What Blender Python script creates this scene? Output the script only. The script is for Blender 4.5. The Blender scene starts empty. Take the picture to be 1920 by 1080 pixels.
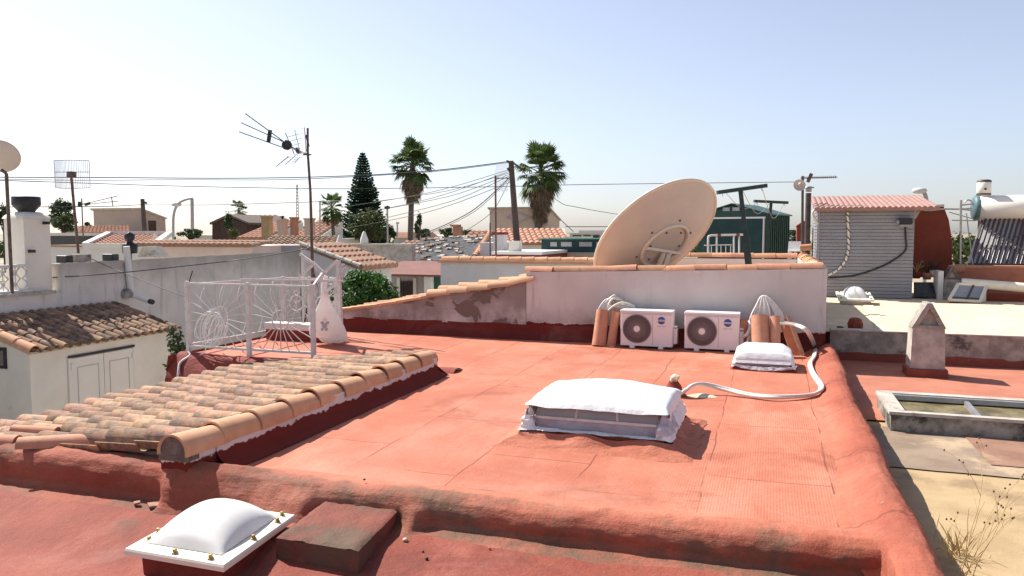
import bpy, math, random
from mathutils import Vector, Matrix, noise as mnoise
RND = random.Random(7)
S = bpy.context.scene
COL = S.collection
R = math.radians
V = Vector
# ------------------------------------------------------------------ camera
FPX, HY, CZ = 1440.0, 437.0, 1.69
YAW = math.atan((1447 - 960) / FPX)
PIT = math.atan((540 - HY) / FPX)
sa, ca, sp, cp = math.sin(YAW), math.cos(YAW), math.sin(PIT), math.cos(PIT)
CF = V((-sa * cp, ca * cp, -sp)); CR = V((ca, sa, 0)); CU = V((-sa * sp, ca * sp, cp))
EYE = V((0, 0, CZ))
cam = bpy.data.cameras.new('camera'); camo = bpy.data.objects.new('camera', cam); COL.objects.link(camo)
camo.location = EYE
camo.rotation_euler = (math.pi / 2 - PIT, 0, YAW)
cam.sensor_width = 36.0; cam.lens = 36.0 * FPX / 1920.0
cam.clip_start = 0.05; cam.clip_end = 8000
S.camera = camo

def ray(x, y):
    return CF + CR * ((x - 960) / FPX) + CU * ((540 - y) / FPX)
def P(x, y, X=None, Y=None, Z=None, D=None):
    """survey point: where the sight line through photo pixel (x, y) meets a known plane of the place"""
    d = ray(x, y)
    if X is not None: t = X / d.x
    elif Y is not None: t = Y / d.y
    elif Z is not None: t = (Z - CZ) / d.z
    else: t = D
    return EYE + d * t

# ------------------------------------------------------------------ light
TO_SUN_AZ = (-0.93, 0.37); EL = R(47)
n_ = math.hypot(*TO_SUN_AZ)
to_sun = V((TO_SUN_AZ[0] / n_ * math.cos(EL), TO_SUN_AZ[1] / n_ * math.cos(EL), math.sin(EL)))
sun = bpy.data.lights.new('sun', 'SUN'); sun.energy = 4.5; sun.angle = R(0.5); sun.color = (1, 0.955, 0.88)
suno = bpy.data.objects.new('sun', sun); COL.objects.link(suno)
suno.rotation_euler = (-to_sun).to_track_quat('-Z', 'Y').to_euler(); suno.location = (0, 0, 30)
W = bpy.data.worlds.new('World'); S.world = W; W.use_nodes = True
nt = W.node_tree; nt.nodes.clear()
sky = nt.nodes.new('ShaderNodeTexSky'); sky.sky_type = 'NISHITA'; sky.sun_disc = False
sky.sun_elevation = EL; sky.sun_rotation = math.atan2(to_sun.x, to_sun.y)
sky.air_density = 1.0; sky.dust_density = 0.9; sky.ozone_density = 3.5; sky.altitude = 20
bg = nt.nodes.new('ShaderNodeBackground'); bg.inputs[1].default_value = 0.085
ou = nt.nodes.new('ShaderNodeOutputWorld')
hs = nt.nodes.new('ShaderNodeHueSaturation'); hs.inputs['Saturation'].default_value = .62
nt.links.new(sky.outputs[0], hs.inputs['Color']); tn = nt.nodes.new('ShaderNodeMix'); tn.data_type = 'RGBA'; tn.blend_type = 'MULTIPLY'; tn.inputs[0].default_value = 1; tn.inputs[7].default_value = (1.0, .975, 1.03, 1)
nt.links.new(hs.outputs[0], tn.inputs[6]); nt.links.new(tn.outputs[2], bg.inputs[0]); nt.links.new(bg.outputs[0], ou.inputs[0])
S.view_settings.view_transform = 'Standard'; S.view_settings.look = 'None'
S.view_settings.gamma = 1; S.view_settings.exposure = 0.95; S.view_settings.use_curve_mapping = False
S.cycles.max_bounces = 8; S.cycles.transparent_max_bounces = 16

# ------------------------------------------------------------------ materials
MATS = {}
class NT:
    def __init__(s, name):
        s.m = bpy.data.materials.new(name); s.m.use_nodes = True; s.t = s.m.node_tree; s.t.nodes.clear()
        s.out = s.t.nodes.new('ShaderNodeOutputMaterial'); s.b = s.t.nodes.new('ShaderNodeBsdfPrincipled')
        s.t.links.new(s.b.outputs[0], s.out.inputs[0])
        s.tc = s.t.nodes.new('ShaderNodeTexCoord').outputs['Object']
        s.h = None
    def n(s, kind, **kw):
        q = s.t.nodes.new('ShaderNode' + kind)
        for k, v in kw.items(): setattr(q, k, v)
        return q
    def l(s, a, b): s.t.links.new(a, b)
    def put(s, sock, v):
        if isinstance(v, (int, float)): sock.default_value = v
        elif isinstance(v, (tuple, list)): sock.default_value = (*v, 1) if len(v) == 3 and sock.type == 'RGBA' else v
        else: s.l(v, sock)
    def noise(s, scale, detail=4, rough=.6, vec=None, stretch=None, dist=0):
        v = vec or s.tc
        if stretch:
            mp = s.n('Mapping'); mp.inputs['Scale'].default_value = stretch; s.l(v, mp.inputs[0]); v = mp.outputs[0]
        q = s.n('TexNoise'); q.inputs['Scale'].default_value = scale; q.inputs['Detail'].default_value = detail
        q.inputs['Roughness'].default_value = rough; q.inputs['Distortion'].default_value = dist
        s.l(v, q.inputs['Vector']); return q.outputs[0]
    def ramp(s, f, a, b, lo=0., hi=1.):
        q = s.n('MapRange', interpolation_type='SMOOTHSTEP'); s.put(q.inputs[0], f)
        q.inputs[1].default_value = a; q.inputs[2].default_value = b; q.inputs[3].default_value = lo; q.inputs[4].default_value = hi
        return q.outputs[0]
    def math(s, op, a, b=0.):
        q = s.n('Math', operation=op); s.put(q.inputs[0], a); s.put(q.inputs[1], b); return q.outputs[0]
    def mix(s, f, a, b):
        q = s.n('Mix', data_type='RGBA'); s.put(q.inputs[0], f); s.put(q.inputs[6], a); s.put(q.inputs[7], b); return q.outputs[2]
    def pos(s):
        q = s.n('SeparateXYZ'); g = s.n('NewGeometry'); s.l(g.outputs['Position'], q.inputs[0]); return q.outputs, g
    def bump(s, h, strength, dist):
        q = s.n('Bump'); q.inputs['Strength'].default_value = strength; q.inputs['Distance'].default_value = dist
        s.put(q.inputs['Height'], h)
        if s.h is not None: s.l(s.h, q.inputs['Normal'])
        s.h = q.outputs[0]; s.l(s.h, s.b.inputs['Normal'])
    def done(s, col, rough=.8, metal=0., spec=.35):
        s.put(s.b.inputs['Base Color'], col); s.put(s.b.inputs['Roughness'], rough)
        s.b.inputs['Metallic'].default_value = metal; s.b.inputs['Specular IOR Level'].default_value = spec
        MATS[s.m.name] = s.m; return s.m

def mat(name, c, c2=None, sc=3., c3=None, sc3=1.2, thr=.58, rough=.8, bump=None, island=0., metal=0., spec=.35, stretch=None, trans=0):
    a = NT(name); col = c
    if c2: col = a.mix(a.ramp(a.noise(sc, 6, .65, stretch=stretch), .35, .65), c, c2)
    if c3: col = a.mix(a.ramp(a.noise(sc3, 8, .7), thr, thr + .14, 0, .92), col, c3)
    if island:
        g = a.n('NewGeometry'); hv = a.n('HueSaturation'); a.put(hv.inputs['Color'], col)
        a.l(a.ramp(g.outputs['Random Per Island'], 0, 1, 1 - island, 1 + island), hv.inputs['Value'])
        q = a.n('MapRange'); a.l(a.math('FRACT', a.math('MULTIPLY', g.outputs['Random Per Island'], 17.3)), q.inputs[0])
        q.inputs[3].default_value = .5 - island * .035; q.inputs[4].default_value = .5 + island * .035
        a.l(q.outputs[0], hv.inputs['Hue']); col = hv.outputs[0]
    if bump: a.bump(a.noise(bump[0], 5, .65), bump[1], bump[2] if len(bump) > 2 else .01)
    if trans: a.b.inputs['Transmission Weight'].default_value = trans
    return a.done(col, rough, metal, spec)

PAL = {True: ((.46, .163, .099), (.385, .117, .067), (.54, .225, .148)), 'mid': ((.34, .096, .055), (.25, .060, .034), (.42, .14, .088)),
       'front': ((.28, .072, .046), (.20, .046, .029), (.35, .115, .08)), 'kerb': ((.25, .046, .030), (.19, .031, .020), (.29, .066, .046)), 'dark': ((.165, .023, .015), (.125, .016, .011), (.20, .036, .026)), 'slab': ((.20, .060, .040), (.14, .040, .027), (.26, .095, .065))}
def lerp_(a, b, t): return a + (b - a) * t
def red_membrane(name, faded, seams=True, dirt=0., blend=None):
    a = NT(name)
    base, deep, pale = PAL[faded]
    col = a.mix(a.ramp(a.noise(1.1, 6, .6), .35, .68), base, deep)
    col = a.mix(a.ramp(a.noise(2.3, 5, .65, stretch=(1, .35, 1)), .48, .70, 0, .62), col, pale)
    col = a.mix(a.ramp(a.noise(38, 3, .6), .52, .72, 0, .6), col, deep)
    col = a.mix(a.ramp(a.noise(90, 2, .5), .62, .72, 0, .6), col, pale)
    col = a.mix(a.ramp(a.noise(.75, 8, .72, dist=.8), .54, .66, 0, .5), col, tuple(v * .62 for v in deep))
    col = a.mix(a.ramp(a.noise(.55, 7, .7, dist=1.2), .50, .68, 0, .22), col, tuple(lerp_(p, q, .45) for p, q in zip(pale, (.52, .40, .32))))
    col = a.mix(a.ramp(a.noise(5, 7, .75, stretch=(1, .25, 1)), .60, .74, 0, .4), col, tuple(v * .7 for v in deep))
    if seams:
        # overlapping rolls of roofing felt, about a metre wide, laid towards the back wall
        mp = a.n('Mapping'); mp.inputs['Rotation'].default_value = (0, 0, R(90)); 
        wob = a.n('VectorMath', operation='ADD'); nz = a.n('TexNoise'); nz.inputs['Scale'].default_value = 1.1
        sc = a.n('VectorMath', operation='SCALE'); sc.inputs['Scale'].default_value = .09
        a.l(a.tc, nz.inputs['Vector']); a.l(nz.outputs['Color'], sc.inputs[0]); a.l(a.tc, wob.inputs[0]); a.l(sc.outputs[0], wob.inputs[1])
        a.l(wob.outputs[0], mp.inputs[0])
        bk = a.n('TexBrick'); a.l(mp.outputs[0], bk.inputs['Vector'])
        bk.inputs['Scale'].default_value = 1; bk.inputs['Brick Width'].default_value = 1.55; bk.inputs['Row Height'].default_value = .82
        bk.inputs['Mortar Size'].default_value = .006; bk.inputs['Mortar Smooth'].default_value = .3; bk.offset = .37
        seam = a.math('MULTIPLY', bk.outputs['Fac'], a.ramp(a.noise(1.7, 3), .33, .52))
        col = a.mix(a.math('MULTIPLY', seam, .8), col, (.16, .04, .026))
        bk.inputs['Color1'].default_value = (.42, .42, .42, 1); bk.inputs['Color2'].default_value = (.58, .58, .58, 1); bk.inputs['Mortar'].default_value = (.5, .5, .5, 1)
        hv = a.n('HueSaturation'); a.put(hv.inputs['Color'], col); 
        bw = a.n('RGBToBW'); a.l(bk.outputs['Color'], bw.inputs[0]); a.l(a.ramp(bw.outputs[0], .4, .6, .93, 1.06), hv.inputs['Value']); col = hv.outputs[0]
        # fibre-glass mesh showing through the paint
        xyz, g = a.pos()
        wv = a.n('TexWave', wave_type='BANDS', bands_direction='X'); wv.inputs['Scale'].default_value = 17; wv.inputs['Distortion'].default_value = 1.5; wv.inputs['Detail'].default_value = 1; wv.inputs['Detail Scale'].default_value = 2
        wy = a.n('TexWave', wave_type='BANDS', bands_direction='Y'); wy.inputs['Scale'].default_value = 17; wy.inputs['Distortion'].default_value = 1.5; wy.inputs['Detail'].default_value = 1
        a.l(a.tc, wv.inputs[0]); a.l(a.tc, wy.inputs[0])
        where = a.ramp(a.math('ADD', xyz[0], a.math('MULTIPLY', a.noise(.8), 2.2)), .1, 1.1)
        weave = a.math('MULTIPLY', a.math('ADD', wv.outputs[1], a.math('MULTIPLY', wy.outputs[1], .5)), where)
        col = a.mix(a.math('MULTIPLY', weave, .10), col, deep)
        a.bump(weave, .25, .004)
        a.bump(seam, .5, -.004)
    if blend:
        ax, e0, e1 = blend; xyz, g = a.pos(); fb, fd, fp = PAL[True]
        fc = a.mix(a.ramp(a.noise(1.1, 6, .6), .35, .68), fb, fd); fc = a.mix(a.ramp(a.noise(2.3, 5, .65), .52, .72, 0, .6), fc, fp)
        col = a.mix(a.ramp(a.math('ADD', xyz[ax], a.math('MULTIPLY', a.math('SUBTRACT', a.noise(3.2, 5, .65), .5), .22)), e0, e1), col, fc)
        if ax == 1:   # grey-brown dirt lodged along the shoulder and the foot of the edge, in long patches
            band = a.math('MULTIPLY', a.ramp(xyz[1], 4.20, 4.30), a.ramp(xyz[1], 4.50, 4.38))
            dn = a.noise(1.5, 8, .75, stretch=(.7, 1, 1)); col = a.mix(a.math('MULTIPLY', band, a.ramp(dn, .44, .60, 0, .85)), col, (.135, .088, .055))
            toe = a.ramp(xyz[2], -.135, -.150); col = a.mix(a.math('MULTIPLY', toe, a.ramp(a.noise(2.6, 7, .7), .42, .6, 0, .7)), col, (.12, .07, .045))
        else:         # laps of the membrane across the kerb and scuffed paint
            fr = a.math('FRACT', a.math('ADD', a.math('MULTIPLY', xyz[1], .72), a.math('MULTIPLY', a.noise(2.2, 4), .22)))
            lap = a.ramp(a.math('ABSOLUTE', a.math('SUBTRACT', fr, .5)), .012, .004)
            col = a.mix(a.math('MULTIPLY', lap, a.ramp(a.noise(4, 4), .38, .55, 0, .75)), col, (.13, .03, .02)); a.bump(lap, .6, -.006)
            rp = a.noise(9, 6, .72, stretch=(.6, 2.2, 1)); col = a.mix(a.ramp(rp, .56, .72, 0, .5), col, (.24, .055, .035)); a.bump(rp, .55, .02)
    if faded == 'mid': chip = a.ramp(a.noise(7.5, 7, .7, dist=.5), .685, .70); col = a.mix(a.math('MULTIPLY', chip, .75), col, (.30, .215, .165)); a.bump(chip, .6, -.006)
    if dirt:
        col = a.mix(a.ramp(a.noise(1.6, 7, .7), .62 - dirt * .2, .80 - dirt * .2, 0, .8), col, (.105, .078, .05))
    if faded is not True: a.bump(a.noise(14, 6, .7, stretch=(1, 1, 2.5)), .5, .022)
    a.bump(a.noise(55, 4, .7), .45, .008); a.bump(a.noise(22, 5, .65), .35, .012); a.bump(a.noise(3, 4), .3, .03)
    return a.done(col, .78, 0, .25)

def painted_wall(name, c1, c2, grime, peel=None, red_to=None, gz=(0., .5), top=None):
    """stucco; grime creeping up from the foot; optional peeled plaster; optional red paint band with a brushed upper edge"""
    a = NT(name); xyz, g = a.pos()
    col = a.mix(a.ramp(a.noise(1.3, 6, .6), .3, .7), c1, c2)
    n1 = a.noise(4.5, 8, .72); n2 = a.noise(1.6, 7, .65)
    if peel:
        m = a.ramp(a.noise(1.9, 6, .55, dist=.6), .56, .585)
        col = a.mix(m, col, peel); a.bump(m, .5, -.012)
    low = a.ramp(a.math('ADD', xyz[2], a.math('MULTIPLY', n1, .35)), gz[0] + .15, gz[1] + .2, 1, 0)
    col = a.mix(a.math('MULTIPLY', low, a.ramp(n2, .35, .62, .1, .85)), col, grime)
    if top: col = a.mix(a.ramp(a.math('ADD', xyz[2], a.math('MULTIPLY', n2, 1.1)), top, top + .75, 0, .75), col, grime)
    streak = a.noise(7, 5, .6, stretch=(1, 1, .12))
    col = a.mix(a.ramp(streak, .54, .75, 0, .5), col, grime)
    if red_to is not None:
        edge = a.math('ADD', xyz[2], a.math('MULTIPLY', a.math('SUBTRACT', a.noise(5.5, 6, .7), .5), .16))
        m = a.ramp(edge, red_to - .004, red_to + .004, 1, 0)
        col = a.mix(m, col, a.mix(a.noise(3), (.17, .024, .016), (.125, .017, .011)))  # band red kept dark to stand for shade low on the wall
    a.bump(a.noise(45, 5, .7), .35, .008); a.bump(a.noise(6, 5), .25, .02)
    return a.done(col, .88, 0, .2)

M = {}
M['red'] = red_membrane('faded_red_roof_paint', True)
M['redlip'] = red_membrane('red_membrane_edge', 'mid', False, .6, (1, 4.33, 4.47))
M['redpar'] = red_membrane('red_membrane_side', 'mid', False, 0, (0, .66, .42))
M['redfront'] = red_membrane('dusty_red_roof_paint', 'front', False, .25)
M['redslab'] = red_membrane('weathered_red_slab_paint', 'slab', False, .88)
M['redkerb'] = red_membrane('red_kerb_paint', 'kerb', False, 0)
M['redskirt'] = red_membrane('shaded_red_skirting_paint', 'dark', False, 0)  # red lowered so the colour itself carries the shade on the skirting
M['wall_ac'] = painted_wall('pinkish_white_stucco', (.65, .605, .565), (.57, .525, .485), (.25, .215, .185), None, .27, (.2, .55))
M['wall_peel'] = painted_wall('peeling_white_stucco', (.66, .60, .57), (.60, .54, .51), (.17, .13, .11), (.20, .15, .12), .21, (.15, .75), .55)
M['upstand'] = painted_wall('upstand_stucco', (.66, .60, .58), (.58, .5, .48), (.3, .25, .22), None, .125, (-.5, -.2))
M['grey_wall'] = painted_wall('weathered_grey_render', (.70, .655, .605), (.61, .57, .52), (.28, .25, .215), None, None, (-3, -2.5), 1.1)
M['white_wall'] = mat('white_render', (.70, .68, .64), (.62, .60, .56), 1.5, (.4, .37, .33), .9, .62, .9, (50, .25, .006))
M['cream_wall'] = mat('cream_render', (.73, .685, .60), (.67, .625, .545), 2, (.5, .45, .37), 1.1, .6, .9, (60, .25, .006))
M['beige_wall'] = mat('beige_render', (.56, .43, .34), (.50, .38, .30), .8, None, rough=.9, bump=(20, .2, .01))
M['pink_wall'] = mat('pink_render', (.72, .56, .48), (.64, .50, .43), 1.2, None, rough=.9)
M['brown_wall'] = mat('dark_brown_timber', (.10, .055, .042), (.07, .04, .032), 4, None, rough=.8, bump=(20, .3))
M['rust_wall'] = mat('brown_red_render', (.235, .058, .034), (.20, .046, .028), 2.2, None, rough=.9, bump=(40, .3, .008))
M['concrete'] = mat('stained_concrete', (.52, .465, .40), (.34, .295, .25), 5, (.13, .11, .092), 3, .58, .92, (35, .5, .012))
M['concrete_dark'] = mat('mossy_concrete', (.41, .37, .32), (.24, .21, .18), 6, (.075, .068, .055), 4, .54, .92, (35, .6, .015))
M['mould'] = mat('black_moulded_concrete', (.37, .34, .29), (.17, .15, .125), 7, (.03, .027, .022), 3.2, .49, .92, (35, .6, .015))
M['coping'] = mat('pale_coping', (.60, .55, .46), (.45, .39, .31), 5, (.22, .19, .14), 4, .6, .9, (30, .4, .01))
M['tile'] = mat('terracotta_tile', (.52, .27, .155), (.43, .205, .115), 5, (.22, .145, .105), 7, .60, .82, (60, .3, .006), .22)
M['tile_old'] = mat('lichened_terracotta', (.46, .265, .16), (.34, .19, .12), 9, (.20, .155, .12), 15, .46, .9, (70, .6, .012), .25)
M['tile_pale'] = mat('pale_peach_tile', (.60, .345, .20), (.53, .28, .155), 4, (.36, .23, .15), 5, .62, .85, (60, .3, .006), .12)
M['tile_dark'] = mat('shaded_mossy_tile', (.34, .205, .125), (.25, .15, .095), 7, (.12, .085, .065), 5, .46, .9, (50, .5, .01), .2)  # moss blotches; tone also darkened to carry the wall's shade on the shed roof
M['tile_far'] = mat('orange_roof_tile', (.42, .225, .145), (.34, .17, .11), 3, (.25, .155, .12), 2, .6, .88, None, .1)
M['mortar'] = mat('rough_mortar', (.20, .155, .13), (.12, .09, .075), 14, None, rough=.95, bump=(50, .8, .02))
M['mortar_pale'] = mat('pale_mortar', (.66, .60, .45), (.5, .42, .31), 8, None, rough=.95, bump=(40, .7, .02))
M['white_metal'] = mat('white_painted_iron', (.66, .62, .59), (.56, .51, .48), 12, (.34, .22, .16), 9, .64, .5)
M['white_plastic'] = mat('white_plastic', (.82, .80, .77), (.77, .75, .72), 6, None, rough=.35, spec=.5)
M['ac_case'] = mat('ivory_enamel', (.78, .72, .69), (.74, .68, .65), 3, None, rough=.38, spec=.5)
M['dome'] = mat('opal_acrylic', (.78, .755, .71), (.70, .67, .62), 3, (.60, .55, .47), 5, .66, .32, spec=.45)
M['flange'] = mat('cream_fibreglass', (.80, .745, .61), (.74, .68, .54), 5, None, rough=.5)
M['sheet'] = mat('white_plastic_sheet', (.80, .80, .79), (.72, .71, .71), 4, (.62, .58, .54), 6, .68, .45, (7, .35, .03))
M['hem'] = mat('crumpled_translucent_sheet', (.72, .68, .73), (.58, .52, .58), 9, None, rough=.4, bump=(22, .7, .02))
M['glass'] = mat('dusty_glass', (.34, .33, .32), (.28, .27, .265), 3, None, rough=.25, spec=.6)
M['dirty_glass'] = mat('stained_glass', (.24, .195, .095), (.09, .07, .035), 3.5, (.40, .34, .20), 3, .6, .4)
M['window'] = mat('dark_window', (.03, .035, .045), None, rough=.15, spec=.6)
M['black'] = mat('black_plastic', (.018, .018, .022), (.03, .03, .034), 6, None, rough=.5)
M['dark_metal'] = mat('dark_steel', (.075, .065, .062), (.12, .09, .08), 8, None, rough=.55, metal=.4)
M['rust_metal'] = mat('rusty_steel', (.17, .11, .095), (.10, .065, .055), 14, None, rough=.7, metal=.3)
M['grey_metal'] = mat('galvanised_steel', (.42, .41, .41), (.34, .33, .33), 8, None, rough=.45, metal=.6)
M['zinc_light'] = mat('pale_wire', (.55, .56, .62), None, rough=.5, metal=.3)
M['grille'] = mat('grey_brown_grille', (.31, .24, .225), (.27, .21, .2), 6, None, rough=.5)
M['fan_dark'] = mat('fan_hollow_shade', (.055, .040, .038), None, rough=.6)  # near black imitates the shade inside the fan opening
M['blue_badge'] = mat('blue_badge', (.075, .115, .30), None, rough=.35)
M['ink'] = mat('grey_print', (.42, .39, .40), None, rough=.5)
M['brass'] = mat('brass_bolt', (.36, .27, .10), (.25, .19, .08), 20, None, rough=.45, metal=.5)
M['dish'] = mat('beige_dish_paint', (.56, .505, .455), (.51, .455, .405), 1.5, None, rough=.5)
M['dish_rim'] = mat('pale_dish_edge', (.70, .62, .51), (.64, .56, .46), 5, None, rough=.55)
M['green_shed'] = mat('green_sheet_metal', (.028, .085, .062), (.022, .066, .05), 3, None, rough=.45)
M['green_dark'] = mat('green_sheet_metal_door', (.012, .048, .046), (.010, .038, .038), 3, None, rough=.45)
M['green_paint'] = mat('dark_green_paint', (.022, .048, .046), (.016, .034, .034), 9, None, rough=.5)
M['shutter'] = mat('green_shutter', (.035, .13, .095), None, rough=.6)
M['slat_greyed'] = mat('shade_greyed_slat_panel', (.29, .285, .305), (.26, .255, .275), 2, None, rough=.6)  # white slats given a grey colour to imitate the shade on them
M['pantile_red'] = mat('red_metal_pantile', (.35, .19, .155), (.29, .155, .125), 4, None, rough=.6)
M['beige_floor'] = mat('cream_roof_screed', (.70, .56, .38), (.62, .47, .31), 1.4, (.78, .68, .54), .9, .58, .9, (40, .3, .008))
M['yellow_floor'] = mat('ochre_roof_screed', (.42, .30, .165), (.34, .235, .125), 2.2, (.24, .16, .095), 1.1, .56, .9, (45, .4, .01))
M['grey_patch'] = mat('brown_grey_screed', (.28, .205, .145), (.21, .15, .105), 2.5, (.42, .31, .20), 1.6, .55, .9, (45, .3, .008))
M['pink_patch'] = mat('old_red_screed', (.28, .155, .105), (.21, .11, .075), 3, (.36, .24, .155), 1.8, .6, .9)
M['red_old'] = mat('worn_red_floor_paint', (.43, .165, .105), (.36, .13, .08), 2, (.28, .15, .10), 2.6, .60, .85, (40, .3, .01))
M['skirt_red'] = mat('red_skirting_brick', (.26, .065, .042), (.2, .05, .033), 4, (.42, .25, .19), 8, .62, .85, (40, .3, .01))
M['tarp'] = mat('grey_blue_tarpaulin', (.11, .112, .115), (.07, .073, .077), 5, (.19, .185, .175), 7, .6, .85, (9, .9, .05), spec=.1)
M['porch_roof'] = mat('red_porch_sheet', (.20, .088, .068), (.17, .072, .056), 2, None, rough=.8)
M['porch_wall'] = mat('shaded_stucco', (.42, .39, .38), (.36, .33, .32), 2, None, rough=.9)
M['door_white'] = mat('white_door_panel', (.70, .665, .60), (.66, .62, .56), 2, None, rough=.45)
M['patio'] = mat('pale_patio_tile', (.55, .46, .36), (.48, .40, .31), 2, None, rough=.85)
M['soil'] = mat('dry_ground', (.34, .27, .19), (.22, .20, .12), .05, (.40, .36, .30), .02, .55, .95)
M['solar'] = mat('vacuum_tube', (.045, .028, .038), None, rough=.18, spec=.6)
M['tank'] = mat('white_enamel_tank', (.80, .76, .68), None, rough=.3, spec=.5)
M['tank_cap'] = mat('green_grey_cap', (.09, .16, .17), None, rough=.5)
M['hose'] = mat('cream_pipe_lagging', (.78, .74, .64), (.68, .62, .52), 15, None, rough=.6)
M['conduit'] = mat('grey_pipe_lagging', (.68, .63, .60), (.6, .55, .52), 12, None, rough=.55)
M['wood'] = mat('weathered_pole_wood', (.135, .10, .085), (.09, .066, .056), 9, None, rough=.9, stretch=(1, 1, .1))
M['trunk'] = mat('palm_trunk_bark', (.17, .135, .115), (.10, .078, .066), 12, None, rough=.95, bump=(20, .6, .03))
M['bark'] = mat('tree_bark', (.09, .065, .048), (.06, .045, .035), 12, None, rough=.95)
def leafmat(name, c, c2, isl=.35, sc=1.2):
    a = NT(name); g = a.n('NewGeometry')
    col = a.mix(a.ramp(g.outputs['Random Per Island'], 0, 1), c, c2)
    col = a.mix(a.ramp(a.noise(sc, 3), .4, .62, 0, .45), col, tuple(v * .6 for v in c))
    a.b.inputs['Subsurface Weight'].default_value = 0
    tr = a.n('BsdfTranslucent'); a.put(tr.inputs[0], col); mx = a.n('MixShader'); mx.inputs[0].default_value = .25
    a.l(a.b.outputs[0], mx.inputs[1]); a.l(tr.outputs[0], mx.inputs[2]); a.l(mx.outputs[0], a.out.inputs[0])
    return a.done(col, .55, 0, .3)
M['leaf_orange'] = leafmat('citrus_leaf', (.028, .085, .014), (.075, .18, .03), sc=2.5)
M['leaf_palm'] = leafmat('palm_leaf', (.06, .105, .028), (.13, .19, .06))
M['leaf_dead'] = leafmat('dead_palm_leaf', (.17, .115, .07), (.27, .20, .125))
M['leaf_pine'] = leafmat('dark_conifer_needle', (.018, .05, .03), (.04, .09, .05))
M['leaf_dark'] = leafmat('dark_pine_foliage', (.024, .045, .02), (.055, .085, .034))
M['leaf_olive'] = leafmat('olive_foliage', (.055, .075, .02), (.10, .125, .035))
M['leaf_mid'] = leafmat('shrub_foliage', (.03, .06, .018), (.07, .11, .032))
M['straw'] = mat('dry_straw', (.52, .38, .17), (.40, .27, .11), 20, None, rough=.85, island=.25)
M['straw_dark'] = mat('dry_seed_head', (.15, .09, .04), None, rough=.9)
M['bag'] = mat('white_carrier_bag', (.83, .79, .77), (.76, .72, .71), 4, None, rough=.4, bump=(16, .4, .02))
def thin(name):
    m = M[name]; t = m.node_tree; pb = [n for n in t.nodes if n.type == 'BSDF_PRINCIPLED'][0]; ou_ = [n for n in t.nodes if n.type == 'OUTPUT_MATERIAL'][0]
    tr = t.nodes.new('ShaderNodeBsdfTranslucent'); tr.inputs[0].default_value = (.8, .79, .77, 1); mx = t.nodes.new('ShaderNodeMixShader'); mx.inputs[0].default_value = .4
    t.links.new(pb.outputs[0], mx.inputs[1]); t.links.new(tr.outputs[0], mx.inputs[2]); t.links.new(mx.outputs[0], ou_.inputs[0])
thin('bag'); thin('hem')
M['rubble'] = mat('rubble', (.35, .2, .15), (.2, .1, .07), 9, None, rough=.95, bump=(30, .5), island=.3)
M['azulejo'] = mat('glazed_plaque', (.10, .09, .12), (.22, .21, .12), 25, (.5, .48, .38), 16, .6, .3)
M['pale_far'] = mat('pale_far_render', (.62, .60, .58), (.55, .53, .52), .4, None, rough=.9)

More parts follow.
